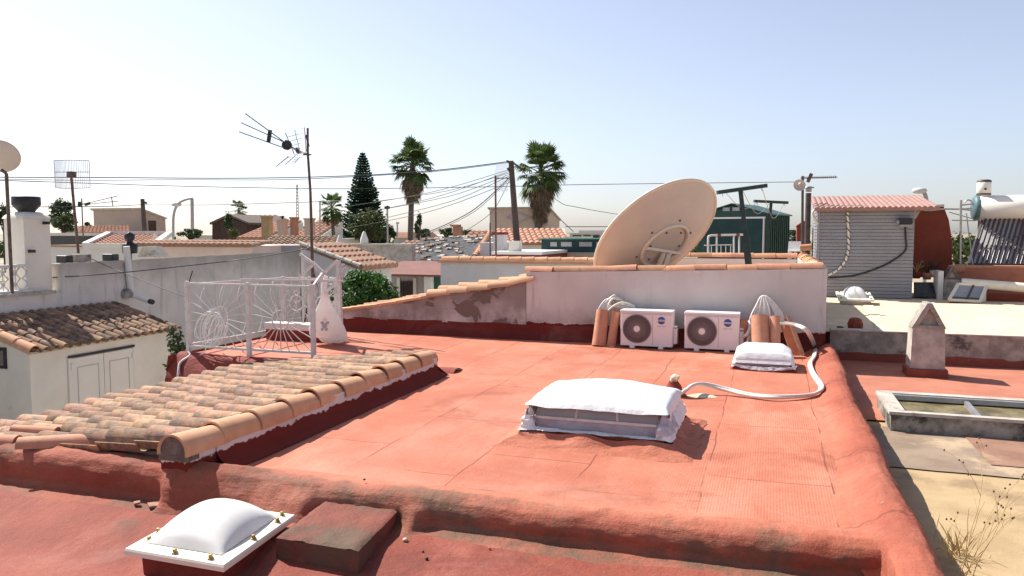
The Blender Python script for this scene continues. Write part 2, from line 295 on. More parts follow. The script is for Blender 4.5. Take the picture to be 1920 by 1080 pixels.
# ------------------------------------------------------------------ mesh builder
ORG = {}
class MB:
    def __init__(s): s.v = []; s.f = []; s.mi = []; s.sm = []
    def add(s, vs, fs, smooth=False, mi=0):
        o = len(s.v); s.v += [V(p) for p in vs]
        for f in fs: s.f.append([i + o for i in f]); s.mi.append(mi); s.sm.append(smooth)
        return s
    def box(s, x0, x1, y0, y1, z0, z1, mi=0):
        vs = [(x, y, z) for z in (z0, z1) for y in (y0, y1) for x in (x0, x1)]
        return s.add(vs, [(0, 2, 3, 1), (4, 5, 7, 6), (0, 1, 5, 4), (2, 6, 7, 3), (0, 4, 6, 2), (1, 3, 7, 5)], mi=mi)
    def hexa(s, b, t, mi=0):
        return s.add(list(b) + list(t), [(3, 2, 1, 0), (4, 5, 6, 7), (0, 1, 5, 4), (1, 2, 6, 5), (2, 3, 7, 6), (3, 0, 4, 7)], mi=mi)
    def rbox(s, x0, x1, y0, y1, z0, z1, r, mi=0):
        """box with all vertical and top edges rounded a little"""
        prof = [(0, z0), (0, z1 - r), (r * .3, z1 - r * .3), (r, z1)]
        rings = []
        for ins, z in prof:
            ring = []
            rr = max(r - ins, .0005)
            for cx, cy, a0 in ((x1 - r, y1 - r, 0), (x0 + r, y1 - r, 90), (x0 + r, y0 + r, 180), (x1 - r, y0 + r, 270)):
                for k in range(4):
                    a = R(a0 + 30 * k); ring.append((cx + rr * math.cos(a), cy + rr * math.sin(a), z))
            rings.append(ring)
        n = 16; vs = [p for rg in rings for p in rg]; fs = []
        for i in range(len(rings) - 1):
            for k in range(n): fs.append((i * n + k, i * n + (k + 1) % n, (i + 1) * n + (k + 1) % n, (i + 1) * n + k))
        fs.append(tuple(range((len(rings) - 1) * n, len(rings) * n))); fs.append(tuple(reversed(range(n))))
        return s.add(vs, fs, mi=mi)
    def bar(s, p, q, w, h=None, up=(0, 0, 1), mi=0):
        p, q = V(p), V(q); h = h or w; d = (q - p).normalized(); u = V(up)
        if abs(d.dot(u)) > .98: u = V((0, 1, 0))
        a = d.cross(u).normalized(); b = a.cross(d)
        c = [a * (i * w / 2) + b * (j * h / 2) for i, j in ((-1, -1), (1, -1), (1, 1), (-1, 1))]
        return s.hexa([p + k for k in c], [q + k for k in c], mi)
    def tube(s, path, r, n=8, smooth=True, mi=0, closed=False):
        pts = [V(p) for p in path]; m = len(pts); rs = r if isinstance(r, (list, tuple)) else [r] * m
        vs = []; a = None
        for i, p in enumerate(pts):
            t = (pts[(i + 1) % m] - pts[i - 1]) if closed else (pts[min(i + 1, m - 1)] - pts[max(i - 1, 0)])
            t.normalize()
            if a is None:
                u = V((0, 0, 1)) if abs(t.z) < .9 else V((0, 1, 0)); a = t.cross(u).normalized()
            else:
                a = (a - t * a.dot(t)).normalized()
            b = t.cross(a)
            for k in range(n):
                w = 2 * math.pi * k / n; vs.append(p + a * (rs[i] * math.cos(w)) + b * (rs[i] * math.sin(w)))
        fs = []
        for i in range(m if closed else m - 1):
            j = (i + 1) % m
            for k in range(n): fs.append((i * n + k, i * n + (k + 1) % n, j * n + (k + 1) % n, j * n + k))
        s.add(vs, fs, smooth, mi)
        if not closed: s.add(vs[:n], [tuple(reversed(range(n)))], False, mi); s.add(vs[-n:], [tuple(range(n))], False, mi)
        return s
    def lathe(s, c, prof, n=20, ax=None, smooth=True, mi=0, arc=2 * math.pi):
        """profile of (radius, height) spun round the axis through c"""
        c = V(c); q = V((0, 0, 1)).rotation_difference(V(ax).normalized()) if ax is not None else None
        vs = []; m = len(prof); full = arc > 6.28; nn = n if full else n + 1
        for r, z in prof:
            for k in range(nn):
                w = arc * k / n; p = V((r * math.cos(w), r * math.sin(w), z)); vs.append(c + (q @ p if q else p))
        fs = []
        for i in range(m - 1):
            for k in range(n):
                k2 = (k + 1) % nn
                if not full and k + 1 >= nn: continue
                fs.append((i * nn + k, i * nn + k2, (i + 1) * nn + k2, (i + 1) * nn + k))
        return s.add(vs, fs, smooth, mi)
    def grid(s, fn, nu, nv, smooth=True, mi=0):
        vs = [fn(i / nu, j / nv) for i in range(nu + 1) for j in range(nv + 1)]
        fs = [(i * (nv + 1) + j, (i + 1) * (nv + 1) + j, (i + 1) * (nv + 1) + j + 1, i * (nv + 1) + j + 1) for i in range(nu) for j in range(nv)]
        return s.add(vs, fs, smooth, mi)
    def prism(s, poly, ext, mi=0):
        n = len(poly); e = V(ext); a = [V(p) for p in poly]; vs = a + [p + e for p in a]
        fs = [tuple(reversed(range(n))), tuple(range(n, 2 * n))] + [(i, (i + 1) % n, n + (i + 1) % n, n + i) for i in range(n)]
        return s.add(vs, fs, mi=mi)
    def torus(s, c, r1, r2, ax=(0, 0, 1), n=24, m=8, mi=0):
        q = V((0, 0, 1)).rotation_difference(V(ax).normalized())
        return s.tube([V(c) + q @ V((r1 * math.cos(2 * math.pi * k / n), r1 * math.sin(2 * math.pi * k / n), 0)) for k in range(n)], r2, m, True, mi, True)
    def rot(s, ang, c, start=0):
        m = Matrix.Rotation(ang, 3, 'Z'); c = V(c)
        for i in range(start, len(s.v)): s.v[i] = c + m @ (s.v[i] - c)
        return s
    def build(s, name, material, parent=None, origin=None, label=None):
        me = bpy.data.meshes.new(name); o = V(origin) if origin is not None else (ORG[parent.name] if parent else V((0, 0, 0)))
        me.from_pydata([tuple(p - o) for p in s.v], [], s.f)
        for m in (material if isinstance(material, (list, tuple)) else [material]): me.materials.append(M[m])
        me.polygons.foreach_set('material_index', s.mi); me.polygons.foreach_set('use_smooth', s.sm); me.update()
        import bmesh as bm_
        b = bm_.new(); b.from_mesh(me)
        if len(b.faces) < 6000: bm_.ops.recalc_face_normals(b, faces=b.faces)
        b.to_mesh(me); b.free()
        ob = bpy.data.objects.new(name, me); COL.objects.link(ob)
        if parent: ob.parent = parent
        else: ob.location = o
        ORG[ob.name] = o
        if label: ob['label'] = label
        return ob
def tag(o, label=None, cat=None, group=None, kind=None):
    if label: o['label'] = label
    if cat: o['category'] = cat
    if group: o['group'] = group
    if kind: o['kind'] = kind
    return o
def thing(name, loc, label, cat, group=None):
    o = bpy.data.objects.new(name, None); COL.objects.link(o); o.location = V(loc); o.empty_display_size = .2
    ORG[o.name] = V(loc); return tag(o, label, cat, group)
def single(mb, name, material, origin, label, cat, group=None):
    return tag(mb.build(name, material, None, origin), label, cat, group)
def dup(root, loc, label=None):
    def cpy(o, par):
        c = o.copy(); COL.objects.link(c)
        if par: c.parent = par
        for k in [k for k in list(COL.objects) if k.parent == o and k not in made]: made.add(cpy(k, c))
        made.add(c); return c
    made = set(); c = cpy(root, None); c.location = V(loc); ORG[c.name] = V(loc)
    if label: c['label'] = label
    return c
def nz(p, sc=1.): return mnoise.noise(V(p) * sc)
def lerp(a, b, t): return a + (b - a) * t
def spline(pts, n=8):
    """Catmull-Rom through points"""
    pts = [V(p) for p in pts]; o = []
    for i in range(len(pts) - 1):
        p0, p1, p2, p3 = pts[max(i - 1, 0)], pts[i], pts[i + 1], pts[min(i + 2, len(pts) - 1)]
        for k in range(n):
            t = k / n; o.append(.5 * ((2 * p1) + (p2 - p0) * t + (2 * p0 - 5 * p1 + 4 * p2 - p3) * t * t + (3 * p1 - p0 - 3 * p2 + p3) * t ** 3))
    o.append(pts[-1]); return o
def barrel(mb, p, q, r0, r1, up=(0, 0, 1), n=8, th=.014, fill=False, arc=180, mi=0):
    """one curved clay tile from p (narrow end) to q: a half tube with thickness"""
    p, q = V(p), V(q); d = (q - p).normalized(); u = V(up); a = d.cross(u).normalized(); u = a.cross(d)
    vs = []; h = R(arc) / 2
    for c, r in ((p, r0), (q, r1)):
        for rr in (r, r - th):
            for k in range(n + 1):
                w = math.pi / 2 - h + 2 * h * k / n; vs.append(c + a * (rr * math.cos(w)) + u * (rr * math.sin(w)))
    m = n + 1; fs = []; A, B, C, D_ = 0, m, 2 * m, 3 * m
    mb.add(vs, [(A + k, A + k + 1, C + k + 1, C + k) for k in range(n)] + [(B + k, D_ + k, D_ + k + 1, B + k + 1) for k in range(n)], True, mi)
    mb.add(vs, [(C + k, C + k + 1, D_ + k + 1, D_ + k) for k in range(n)] + [(A + k, B + k, B + k + 1, A + k + 1) for k in range(n)] + [(A, C, D_, B), (A + n, B + n, D_ + n, C + n)], False, mi)
    if fill: mb.add([vs[C + k] for k in range(m)], [tuple(range(m))], False, mi)
def tiles(mb, top, along, down, nc, nr, r=.085, course=.33, up=(0, 0, 1), rng=None, n=7, lift=.05, jit=.012):
    """courses of cover tiles over pan tiles; top = upper corner, along / down = vectors over the whole roof"""
    rng = rng or RND; top, along, down = V(top), V(along), V(down); up = along.cross(down).normalized(); up = up if up.z > 0 else -up
    dd = down / nr; da = along / nc; dn = down.normalized()
    for i in range(nc):
        for j in range(nr):
            c = top + da * (i + .5) + dd * j + up * (jit * rng.uniform(-1, 1))
            a = c + up * .015; b = c + dd * 1.13 + up * lift + da * (.03 * rng.uniform(-1, 1))
            barrel(mb, a + up * .01, b, r * .82, r, up, n)
        for j in range(nr):
            c = top + da * i + dd * j
            barrel(mb, c + up * .05, c + dd * 1.1 + up * .075, r * .95, r * .8, -up, 4)
def wavy_roof(mb, A, along, down, pitch=.22, amp=.05, course=.4, steps=True, per=6):
    A, along, down = V(A), V(along), V(down); up = along.cross(down).normalized(); up = up if up.z > 0 else -up
    nu = max(4, int(along.length / pitch)) * per; nr = max(1, int(down.length / course)); ts = []
    for j in range(nr): ts += [(j / nr, 0.), ((j + .98) / nr, .035 if steps else 0.)]
    vs = []
    for i in range(nu + 1):
        u = i / nu; w = abs(math.sin(math.pi * i / per)) ** .8 * amp
        for t, h in ts: vs.append(A + along * u + down * t + up * (w + h + .006 * nz((i * .13, t * 9, A.x))))
    m = len(ts)
    mb.add(vs, [(i * m + j, (i + 1) * m + j, (i + 1) * m + j + 1, i * m + j + 1) for i in range(nu) for j in range(m - 1)], False)
    # eave and verge closure so that the sheet has a body
    lo = -up * .06
    e = [vs[i * m + m - 1] for i in range(nu + 1)]; k = len(e)
    mb.add(e + [A + along * (i / nu) + down * ts[-1][0] + lo for i in range(nu + 1)], [(i, i + 1, k + i + 1, k + i) for i in range(nu)])
    c = [A + lo, A + along + lo, A + along + down * ts[-1][0] + lo, A + down * ts[-1][0] + lo]; mb.add(c, [(0, 1, 2, 3)])
    for s_ in (0, nu):
        e = [vs[s_ * m + j] for j in range(m)]; f_ = [A + along * (s_ / nu) + down * ts[j][0] + lo for j in range(m)]
        mb.add(e + f_, [(j, j + 1, m + j + 1, m + j) for j in range(m - 1)])
    return mb
def leaves(mb, c, rad, n, size, rng=None, shell=.55, flat=.6):
    rng = rng or RND; c = V(c); rad = V(rad)
    for _ in range(n):
        d = V((rng.gauss(0, 1), rng.gauss(0, 1), rng.gauss(0, 1))).normalized()
        rr = (shell + (1 - shell) * rng.random()) * (1 + .22 * nz(d * 2.3 + c))
        p = c + V((d.x * rad.x, d.y * rad.y, d.z * rad.z)) * rr
        nrm = (d + V((rng.gauss(0, 1), rng.gauss(0, 1), rng.gauss(0, 1))) * flat).normalized()
        a = nrm.cross(V((rng.gauss(0, 1), rng.gauss(0, 1), rng.gauss(0, 1)))).normalized(); b = nrm.cross(a)
        s_ = size * rng.uniform(.6, 1.3)
        mb.add([p - a * s_, p - b * s_ * .5, p + a * s_, p + b * s_ * .5], [(0, 1, 2, 3)])
    return mb
# ================================================================== ground
gm = MB(); gm.grid(lambda u, v: V(((u - .5) * 6000, (v - .5) * 6000, -2.5)), 4, 4)
tag(gm.build('ground', 'soil', None, (0, 0, -2.5)), kind='structure')
pm = MB(); pm.box(-10.3, -7.75, 3, 17.2, -2.49, -2.40)
tag(pm.build('patio_path', 'patio', None, (-9, 9, -2.49)), kind='structure')

# ================================================================== the red roofed house
FZ = -.165
house = thing('red_roof_house', (-2, 8, -2.5), 'house with flat salmon red roof of felt rolls beside sloping clay tiles', 'house')
b = MB(); b.box(-3.70, .80, 4.45, 11.66, -2.5, -.04); b.box(-7.68, -3.72, 8.55, 11.66, -2.5, -.04)
b.box(-6.15, -3.72, 4.5, 8.5, -2.5, -.33)
b.build('wall', 'white_wall', house)
def fz(y): return lerp(FZ, -.25, min(1, max(0, (3.90 - y) / .5)))
def rz(x, y): return .010 * nz((x * .9, y * .9, 3)) + .004 * nz((x * 4, y * 4, 1))
b = MB()
b.grid(lambda u, v: V((lerp(-3.72, .66, u), lerp(4.52, 11.72, v), rz(lerp(-3.72, .66, u), lerp(4.52, 11.72, v)))), 60, 90)
b.grid(lambda u, v: V((lerp(-7.72, -3.72, u), lerp(8.5, 11.72, v), rz(lerp(-7.72, -3.72, u), lerp(8.5, 11.72, v)))), 50, 40)
b.build('roof_surface', 'red', house)
# front edge: a rounded upstand of felt above the lower roof, with two places where the felt is dressed out
def lip_off(x): return .12 * (x + 2.4) / 6. - .13 * min(1, max(0, (-3.25 - x) / .55))
def slant(x):
    s = 0
    for a0, a1, k in ((-3.95, -2.75, 1.), (-2.2, -1.98, .75)):
        t = min(max((x - a0) / .10, 0), 1) * min(max((a1 - x) / .10, 0), 1); s = max(s, k * t)
    return s
LIP = [(4.66, -.006), (4.56, .012), (4.48, .032), (4.42, .040), (4.37, .032), (4.315, .004), (4.285, -.04), (4.275, -.07), (4.28, -.115), (4.262, -.145), (4.20, -.160), (4.10, -.172)]
def lipf(u, v):
    x = lerp(-9.2, .62, u); k = v * (len(LIP) - 1); i = min(int(k), len(LIP) - 2); t = k - i
    y = lerp(LIP[i][0], LIP[i + 1][0], t); z = lerp(LIP[i][1], LIP[i + 1][1], t)
    w = slant(x)
    if z < .03 and y < 4.36: y = lerp(y, 4.33 - (.03 - z) * 1.15, w)
    wgt = min(1, max(0, (4.66 - y) / .2))
    nse = nz((x * 1.3, z * 3, 5)) * .016 + nz((x * 5, z * 9, 2)) * .012 + nz((x * 17, z * 22, 2)) * .005
    return V((x, y + lip_off(x) + nse * wgt, z + (.065 * min(1, max(0, (-3.25 - x) / .55)) if z > -.1 else 0) * wgt + (.011 * nz((x * 1.1, 7, v * 2)) + .010 * nz((x * 6, 3, v * 7)) + .005 * nz((x * 19, 3, v * 16))) * wgt * (1 if z > -.13 else .15)))
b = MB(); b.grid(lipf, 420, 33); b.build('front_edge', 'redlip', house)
# side edge: rounded kerb along the right, drops to the neighbour's floor
PAR = [(.40, -.008), (.50, .012), (.565, .05), (.62, .092), (.675, .118), (.73, .125), (.775, .11), (.815, .065), (.838, -.01), (.842, -.12), (.842, -.30)]
def parf(u, v):
    y = lerp(1.6, 11.72, u); k = v * (len(PAR) - 1); i = min(int(k), len(PAR) - 2); t = k - i
    x = lerp(PAR[i][0], PAR[i + 1][0], t); z = lerp(PAR[i][1], PAR[i + 1][1], t)
    f = min(max((4.42 - y) / .16, 0), 1)
    if x < .60: x = lerp(x, .575 + (x - .4) * .12, f); z = lerp(z, z if z > .05 else FZ - .02 + max(0, (x - .58)) * 8, f)
    drift = .07 * min(max((y - 8) / 4, 0), 1)
    nse = .018 * nz((y * 1.2, v * 2.2, 9)) + .010 * nz((y * 6, v * 7, 4)) + .005 * nz((y * 24, v * 20, 4))
    return V((x + (nse + drift if x > .55 else 0), y, z + (.016 * nz((y * 1.1, v * 2, 1)) + .007 * nz((y * 7, v * 9, 6)) + .004 * nz((y * 21, v * 18, 6))) * (1 if z > -.15 else 0)))
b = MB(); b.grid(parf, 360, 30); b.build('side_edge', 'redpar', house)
# kerb that closes the roof towards the clay tiles, below the railing
def kerbf(u, v):
    x = lerp(-7.74, -3.6, u); prof = [(8.75, -.004), (8.62, .03), (8.52, .035), (8.44, .0), (8.33, -.12), (8.24, -.26), (8.2, -.42)]
    k = v * 6; i = min(int(k), 5); t = k - i
    return V((x, lerp(prof[i][0], prof[i + 1][0], t) + .02 * nz((x * 1.7, v * 2, 3)), lerp(prof[i][1], prof[i + 1][1], t) + .02 * nz((x * 1.5, v * 2, 8)) + .008 * nz((x * 7, v * 6, 8))))
b = MB(); b.grid(kerbf, 120, 18)
b.grid(lambda u, v: V((-7.74 - .04 * math.sin(v * 3), lerp(8.3, 11.7, u), lerp(.03, -.5, v))), 30, 6)
b.build('roof_kerb', 'redkerb', house)
# red skirting dressed up the back wall
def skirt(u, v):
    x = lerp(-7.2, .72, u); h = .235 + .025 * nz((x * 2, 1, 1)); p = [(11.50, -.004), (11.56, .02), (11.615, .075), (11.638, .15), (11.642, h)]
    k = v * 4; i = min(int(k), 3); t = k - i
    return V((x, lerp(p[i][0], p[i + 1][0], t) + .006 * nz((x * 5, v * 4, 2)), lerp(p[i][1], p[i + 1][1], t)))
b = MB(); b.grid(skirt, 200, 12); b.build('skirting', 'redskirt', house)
# clay tile slope
tr = MB(); tiles(tr, (-3.88, 4.32, .185), (0, 4.06, 0), (-2.55, 0, -.30), 17, 7, .098, rng=random.Random(3))
tr.build('tile_roof', 'tile_old', house)
b = MB(); b.hexa([(-6.4, 4.3, -.40), (-3.85, 4.3, -.40), (-3.85, 8.4, -.40), (-6.4, 8.4, -.40)], [(-6.4, 4.3, -.135), (-3.85, 4.3, .165), (-3.85, 8.4, .165), (-6.4, 8.4, -.135)])
b.build('roof_bed', 'mortar', house)
b = MB()
def upf(u, v):
    y = lerp(4.45, 8.27, u); p = [(-3.60, .004), (-3.655, .03), (-3.71, .07), (-3.738, .11), (-3.742, .22)]
    k = v * 4; i = min(int(k), 3); t = k - i
    return V((lerp(p[i][0], p[i + 1][0], t) + .010 * nz((y * 3, v * 3, 4)), y, lerp(p[i][1], p[i + 1][1], t)))
b.grid(upf, 140, 16); b.box(-3.96, -3.748, 4.15, 8.25, -.2, .215)
b.grid(lambda u, v: V((lerp(-3.96, -3.6 - .14 * min(1, v * 2), u), 8.27 + .05 * (1 - v), lerp(0, .22, v))), 8, 6)
b.build('upstand_wall', 'upstand', house)
vt = MB(); rr_ = random.Random(5); y0 = 4.12
for k in range(10):
    y1 = y0 + .426
    barrel(vt, (-3.845 + rr_.uniform(-.012, .012), y1 + .05, .175 + rr_.uniform(-.006, .006)), (-3.845 + rr_.uniform(-.012, .012), y0, .192 + rr_.uniform(-.006, .006)), .108, .126, n=12, th=.016, arc=200)
    y0 = y1 - .012
vt.build('verge_tiles', 'tile_pale', house)
b = MB(); vs = [(-3.845 + .118 * math.cos(a), 0, .175 + .125 * math.sin(a)) for a in [math.pi * k / 10 for k in range(11)]]
b.prism([(x, 4.135, z) for x, y, z in vs] + [(-3.965, 4.135, .135), (-3.725, 4.135, .135)], (0, .12, 0)); b.build('mortar_end', 'mortar', house)

# loose tiles left lying at the foot of the slope
def loose(p, q, r, label, mt='tile'):
    b = MB(); barrel(b, p, q, r * .85, r, n=10, th=.02); single(b, 'loose_tile', mt, p, label, 'roof tile', 'loose clay tiles on the roof edge')
loose(P(35, 838, Z=.10), P(188, 832, Z=.09), .085, 'long loose clay tile with open end lying beside the red lip')
loose(P(-60, 828, Z=.09), P(34, 833, Z=.08), .07, 'loose clay tile cut off by the photo edge, end to end with a longer one', 'tile')
loose(P(25, 806, Z=.10), P(108, 812, Z=.09), .05, 'thin broken clay tile shard above the two loose tiles', 'tile')
def shard(px, py, s, label):
    c = P(px, py, Z=FZ + .012); c = P(px, py, Z=fz(c.y) + .012); b = MB()
    b.prism([c + V((-.06 * s, .02 * s, 0)), c + V((.01 * s, -.035 * s, 0)), c + V((.07 * s, .0, .008)), c + V((.02 * s, .04 * s, .01))], (0, 0, .014))
    single(b, 'tile_shard', 'rubble', c, label, 'shard', 'shards on the lower red roof')
shard(286, 950, 1.1, 'flat red tile shard lying on the lower roof behind the acrylic dome')
shard(255, 946, .55, 'tiny pale shard just left of the flat red shard')
rp = random.Random(11)
for px, py, s, lab in ((760, 1012, .018, 'pale chip of stone beside the red slab corner'), (800, 1047, .011, 'dark pebble alone on the lower red roof right of the slab'), (918, 1028, .009, 'small pebble below the front lip of the roof'), (683, 899, .010, 'black pebble on the main roof edge above the slab'), (793, 1034, .008, 'reddish pebble just above the dark pebble')):
    c = P(px, py, Z=(FZ if py > 1000 else .05) + s * .6); c = P(px, py, Z=fz(c.y) + s * .6) if py > 1000 else c; b = MB()
    b.lathe(c, [(0.001, -s * .7), (s * .8, -s * .4), (s, 0), (s * .7, s * .5), (.001, s * .7)], 7)
    single(b, 'pebble', 'mortar_pale' if 'pale' in lab else ('black' if 'black' in lab or 'dark' in lab else 'rubble'), c, lab, 'pebble', 'pebbles on the red roofs')

# ================================================================== near house: lower roof in front
near = thing('near_house', (-3, 2, -2.5), 'lower dusty red roof in the foreground carrying an acrylic dome and slab', 'house')
b = MB(); b.box(-9.2, .80, -4, 4.0, -2.5, -.32); b.build('wall', 'white_wall', near)
b = MB(); b.grid(lambda u, v: V((lerp(-9.2, .66, u), lerp(-4, 4.36, v), fz(lerp(-4, 4.36, v)) + .008 * nz((u * 14, v * 12, 2)) + .003 * nz((u * 60, v * 50, 2)))), 120, 100)
b.build('roof_surface', 'redfront', near)

# acrylic dome on its kerb
dq = [P(233, 1035, Z=-.09), P(418, 1062, Z=-.09), P(556, 970, Z=-.09), P(388, 943, Z=-.09)]
dc = sum(dq, V()) / 4
ux = ((dq[1] - dq[0]) + (dq[2] - dq[3])) / 2; uy = ((dq[3] - dq[0]) + (dq[2] - dq[1])) / 2
dom = thing('dome_skylight', (dc.x, dc.y, -.25), 'square skylight with white acrylic bubble bolted to a cream flange', 'skylight', 'skylights on the roofs')
def dp(u, v, z): return V((dc.x, dc.y, 0)) + ux * u + uy * v + V((0, 0, z))
b = MB(); b.hexa([dp(u, v, -.27) for u, v in ((-.40, -.40), (.40, -.40), (.40, .40), (-.40, .40))], [dp(u, v, -.11) for u, v in ((-.41, -.41), (.41, -.41), (.41, .41), (-.41, .41))]); b.build('kerb', 'redkerb', dom)
b = MB()
def sq(u0, z): return [dp(u, v, z) for u, v in ((-u0, -u0), (u0, -u0), (u0, u0), (-u0, u0))]
rings = [sq(.47, -.122), sq(.498, -.115), sq(.5, -.09), sq(.492, -.078), sq(.40, -.072), sq(.36, -.07)]
vs = [p for r_ in rings for p in r_]; fs = [(i * 4 + k, i * 4 + (k + 1) % 4, (i + 1) * 4 + (k + 1) % 4, (i + 1) * 4 + k) for i in range(5) for k in range(4)]
b.add(vs, fs); b.build('flange', 'flange', dom)
def domef(u, v):
    a, c = (u - .5) * 2, (v - .5) * 2; h = (max(0, 1 - abs(a) ** 2.2) * max(0, 1 - abs(c) ** 2.2)) ** .62
    return dp(a * .385, c * .385, -.068 + .155 * h)
b = MB(); b.grid(domef, 30, 30); b.build('bubble', 'dome', dom)
for u, v in ((-.445, -.18), (-.40, -.33), (-.02, -.45), (.33, -.445), (.44, .30), (.445, -.05), (-.445, .30), (0, .445), (.40, .43)):
    p = dp(u, v, -.075); b = MB(); b.lathe(p, [(.018, 0), (.018, .008), (.012, .009), (.012, .026), (0.0005, .028)], 6, smooth=False); b.build('bolt', 'brass', dom)

# red slab box against the front lip
sl = [P(518, 1005, Z=-.065), P(672, 1030, Z=-.065), P(757, 944, Z=-.065), P(612, 935, Z=-.065)]
b = MB(); c = sum(sl, V()) / 4
def slabf(u, v):
    p = sl[0] * (1 - u) * (1 - v) + sl[1] * u * (1 - v) + sl[2] * u * v + sl[3] * (1 - u) * v
    return p + V((.004 * nz((u * 7, v * 7, 1)), 0, .010 * nz((u * 5, v * 5, 4)) + .005 * nz((u * 20, v * 20, 4)) - .012 * (max(abs(u - .5), abs(v - .5)) > .47)))
b.grid(slabf, 24, 24)
for q0, q1 in ((0, 1), (1, 2), (2, 3), (3, 0)):
    b.grid(lambda u, v: sl[q0].lerp(sl[q1], u) + V((.008 * nz((u * 6, v * 3, q0)) * (1 if 0 < v < 1 else 0), 0, lerp(-.012, -.21, v))), 18, 6)
single(b, 'roof_hatch_slab', 'redslab', (c.x, c.y, FZ), 'low red painted slab with grey lichen butted against the front lip', 'slab')

# ================================================================== big covered skylight
big = thing('covered_skylight', (-1.35, 6.35, 0), 'large glazed roof lantern wrapped in white plastic in mid roof', 'skylight', 'skylights on the roofs')
BX0, BX1, BY0, BY1 = -1.84, -.76, 5.92, 6.80
b = MB()
def plf(u, v):
    k = 4 * u; i = int(k) % 4; t = k - int(k); o = .07 + .17 * (1 - v) ** 1.5 + .0
    cs = [(BX0 - o, BY0 - o * 1.1), (BX1 + o, BY0 - o * 1.1), (BX1 + o, BY1 + o), (BX0 - o, BY1 + o)]; a, c = cs[i], cs[(i + 1) % 4]
    x, y = lerp(a[0], c[0], t), lerp(a[1], c[1], t); r = .03 * nz((x * 6, y * 6, v * 3)) + .012 * nz((x * 18, y * 18, v * 5))
    return V((x + r, y + r, max(-.002, .09 * v + .03 * (v > .3) * nz((x * 4, y * 4, 7)))))
b.grid(plf, 160, 10); b.box(BX0, BX1, BY0, BY1, 0, .085); b.build('plinth', 'redpar', big)
b = MB(); b.hexa([(BX0 + .01, BY0 + .01, .08), (BX1 - .01, BY0 + .01, .08), (BX1 - .01, BY1 - .01, .08), (BX0 + .01, BY1 - .01, .08)], [(BX0 + .03, BY0 + .03, .19), (BX1 - .03, BY0 + .03, .19), (BX1 - .03, BY1 - .03, .19), (BX0 + .03, BY1 - .03, .19)])
b.build('curb', 'hem', big)
fr = MB(); gl = MB()
zb, zt = .19, .315
def side(p0, p1, q0, q1, n):
    fr.bar(p0, p1, .03, .022); fr.bar(q0, q1, .035, .028)
    for k in range(n + 1): fr.bar(V(p0).lerp(V(p1), k / n), V(q0).lerp(V(q1), k / n), .018, .018)
    ins = (V(q0) - V(p0)) * 0
    gl.add([p0, p1, q1, q0], [(0, 1, 2, 3)])
lo = [(BX0 + .03, BY0 + .03, zb), (BX1 - .03, BY0 + .03, zb), (BX1 - .03, BY1 - .03, zb), (BX0 + .03, BY1 - .03, zb)]
hi = [(BX0 + .08, BY0 + .07, zt), (BX1 - .08, BY0 + .07, zt), (BX1 - .08, BY1 - .08, zt), (BX0 + .08, BY1 - .08, zt)]
for k, n in ((0, 3), (1, 2), (2, 3), (3, 2)): side(lo[k], lo[(k + 1) % 4], hi[k], hi[(k + 1) % 4], n)
gl.build('glass', 'glass', big); fr.build('frame', 'white_metal', big)
def cov(u, v):
    a, c = (u - .5) * 2, (v - .5) * 2
    hx, hy = (BX1 - BX0) / 2 + .055, (BY1 - BY0) / 2 + .02
    h = (max(0, 1 - abs(a) ** 2.1) * max(0, 1 - abs(c) ** 2.1)) ** .85
    edge = max(abs(a), abs(c)); z = .318 + .118 * h + .006 * nz((a * 5, c * 5, 3)) + .02 * max(0, abs(a) - .6)
    if edge > .9:
        t = (edge - .9) / .1; lift = .5 + .5 * nz((a * 2.2, c * 2.2, 5))
        z -= t * (.022 + .045 * (1 if abs(a) > .93 else 0) * (abs(c) < .8) + .022 * lift)
    return V(((BX0 + BX1) / 2 + a * hx * (1 - .03 * (edge > .97)), (BY0 + BY1) / 2 + c * hy - .05 * max(0, -c) * (edge > .9) * .3, z))
b = MB(); b.grid(cov, 56, 56); b.build('cover', 'sheet', big)
def hemf(u, v):
    k = 4 * u; i = int(k) % 4; t = k - int(k); o = .028 + .05 * (1 - v)
    cs = [(BX0 - o, BY0 - o), (BX1 + o, BY0 - o), (BX1 + o, BY1 + o), (BX0 - o, BY1 + o)]; a, c = cs[i], cs[(i + 1) % 4]
    x, y = lerp(a[0], c[0], t), lerp(a[1], c[1], t); w = .02 * nz((x * 9, y * 9, v * 4)) + .012 * nz((x * 25, y * 25, v * 8))
    top = .115 + .05 * nz((x * 2.6, y * 2.6, 2)) + (.13 if i in (1, 3) else .09 if (i == 0 and (t < .06 or t > .94)) else 0)
    return V((x + w, y + w, lerp(.105 + .02 * nz((x * 5, y * 5, 9)), top, v)))
b = MB(); b.grid(hemf, 240, 10); b.build('plastic_hem', 'sheet', big)
for cx, cy, s in ((BX1, BY0 + .02, .09), (BX1 + .02, BY0 + .2, .07), (BX0, BY0, .05)):
    b = MB()
    b.grid(lambda u, v: V((cx + s * math.cos(u * 6.28) * (1 - v) * (1 + .4 * nz((u * 5, v * 3, s * 40))), cy + s * math.sin(u * 6.28) * (1 - v) * (1 + .4 * nz((u * 5, v * 3, s * 50))), .14 + .17 * v + .03 * nz((u * 6, v * 5, 1)))), 18, 8)
    b.build('plastic_bunch', 'hem', big)

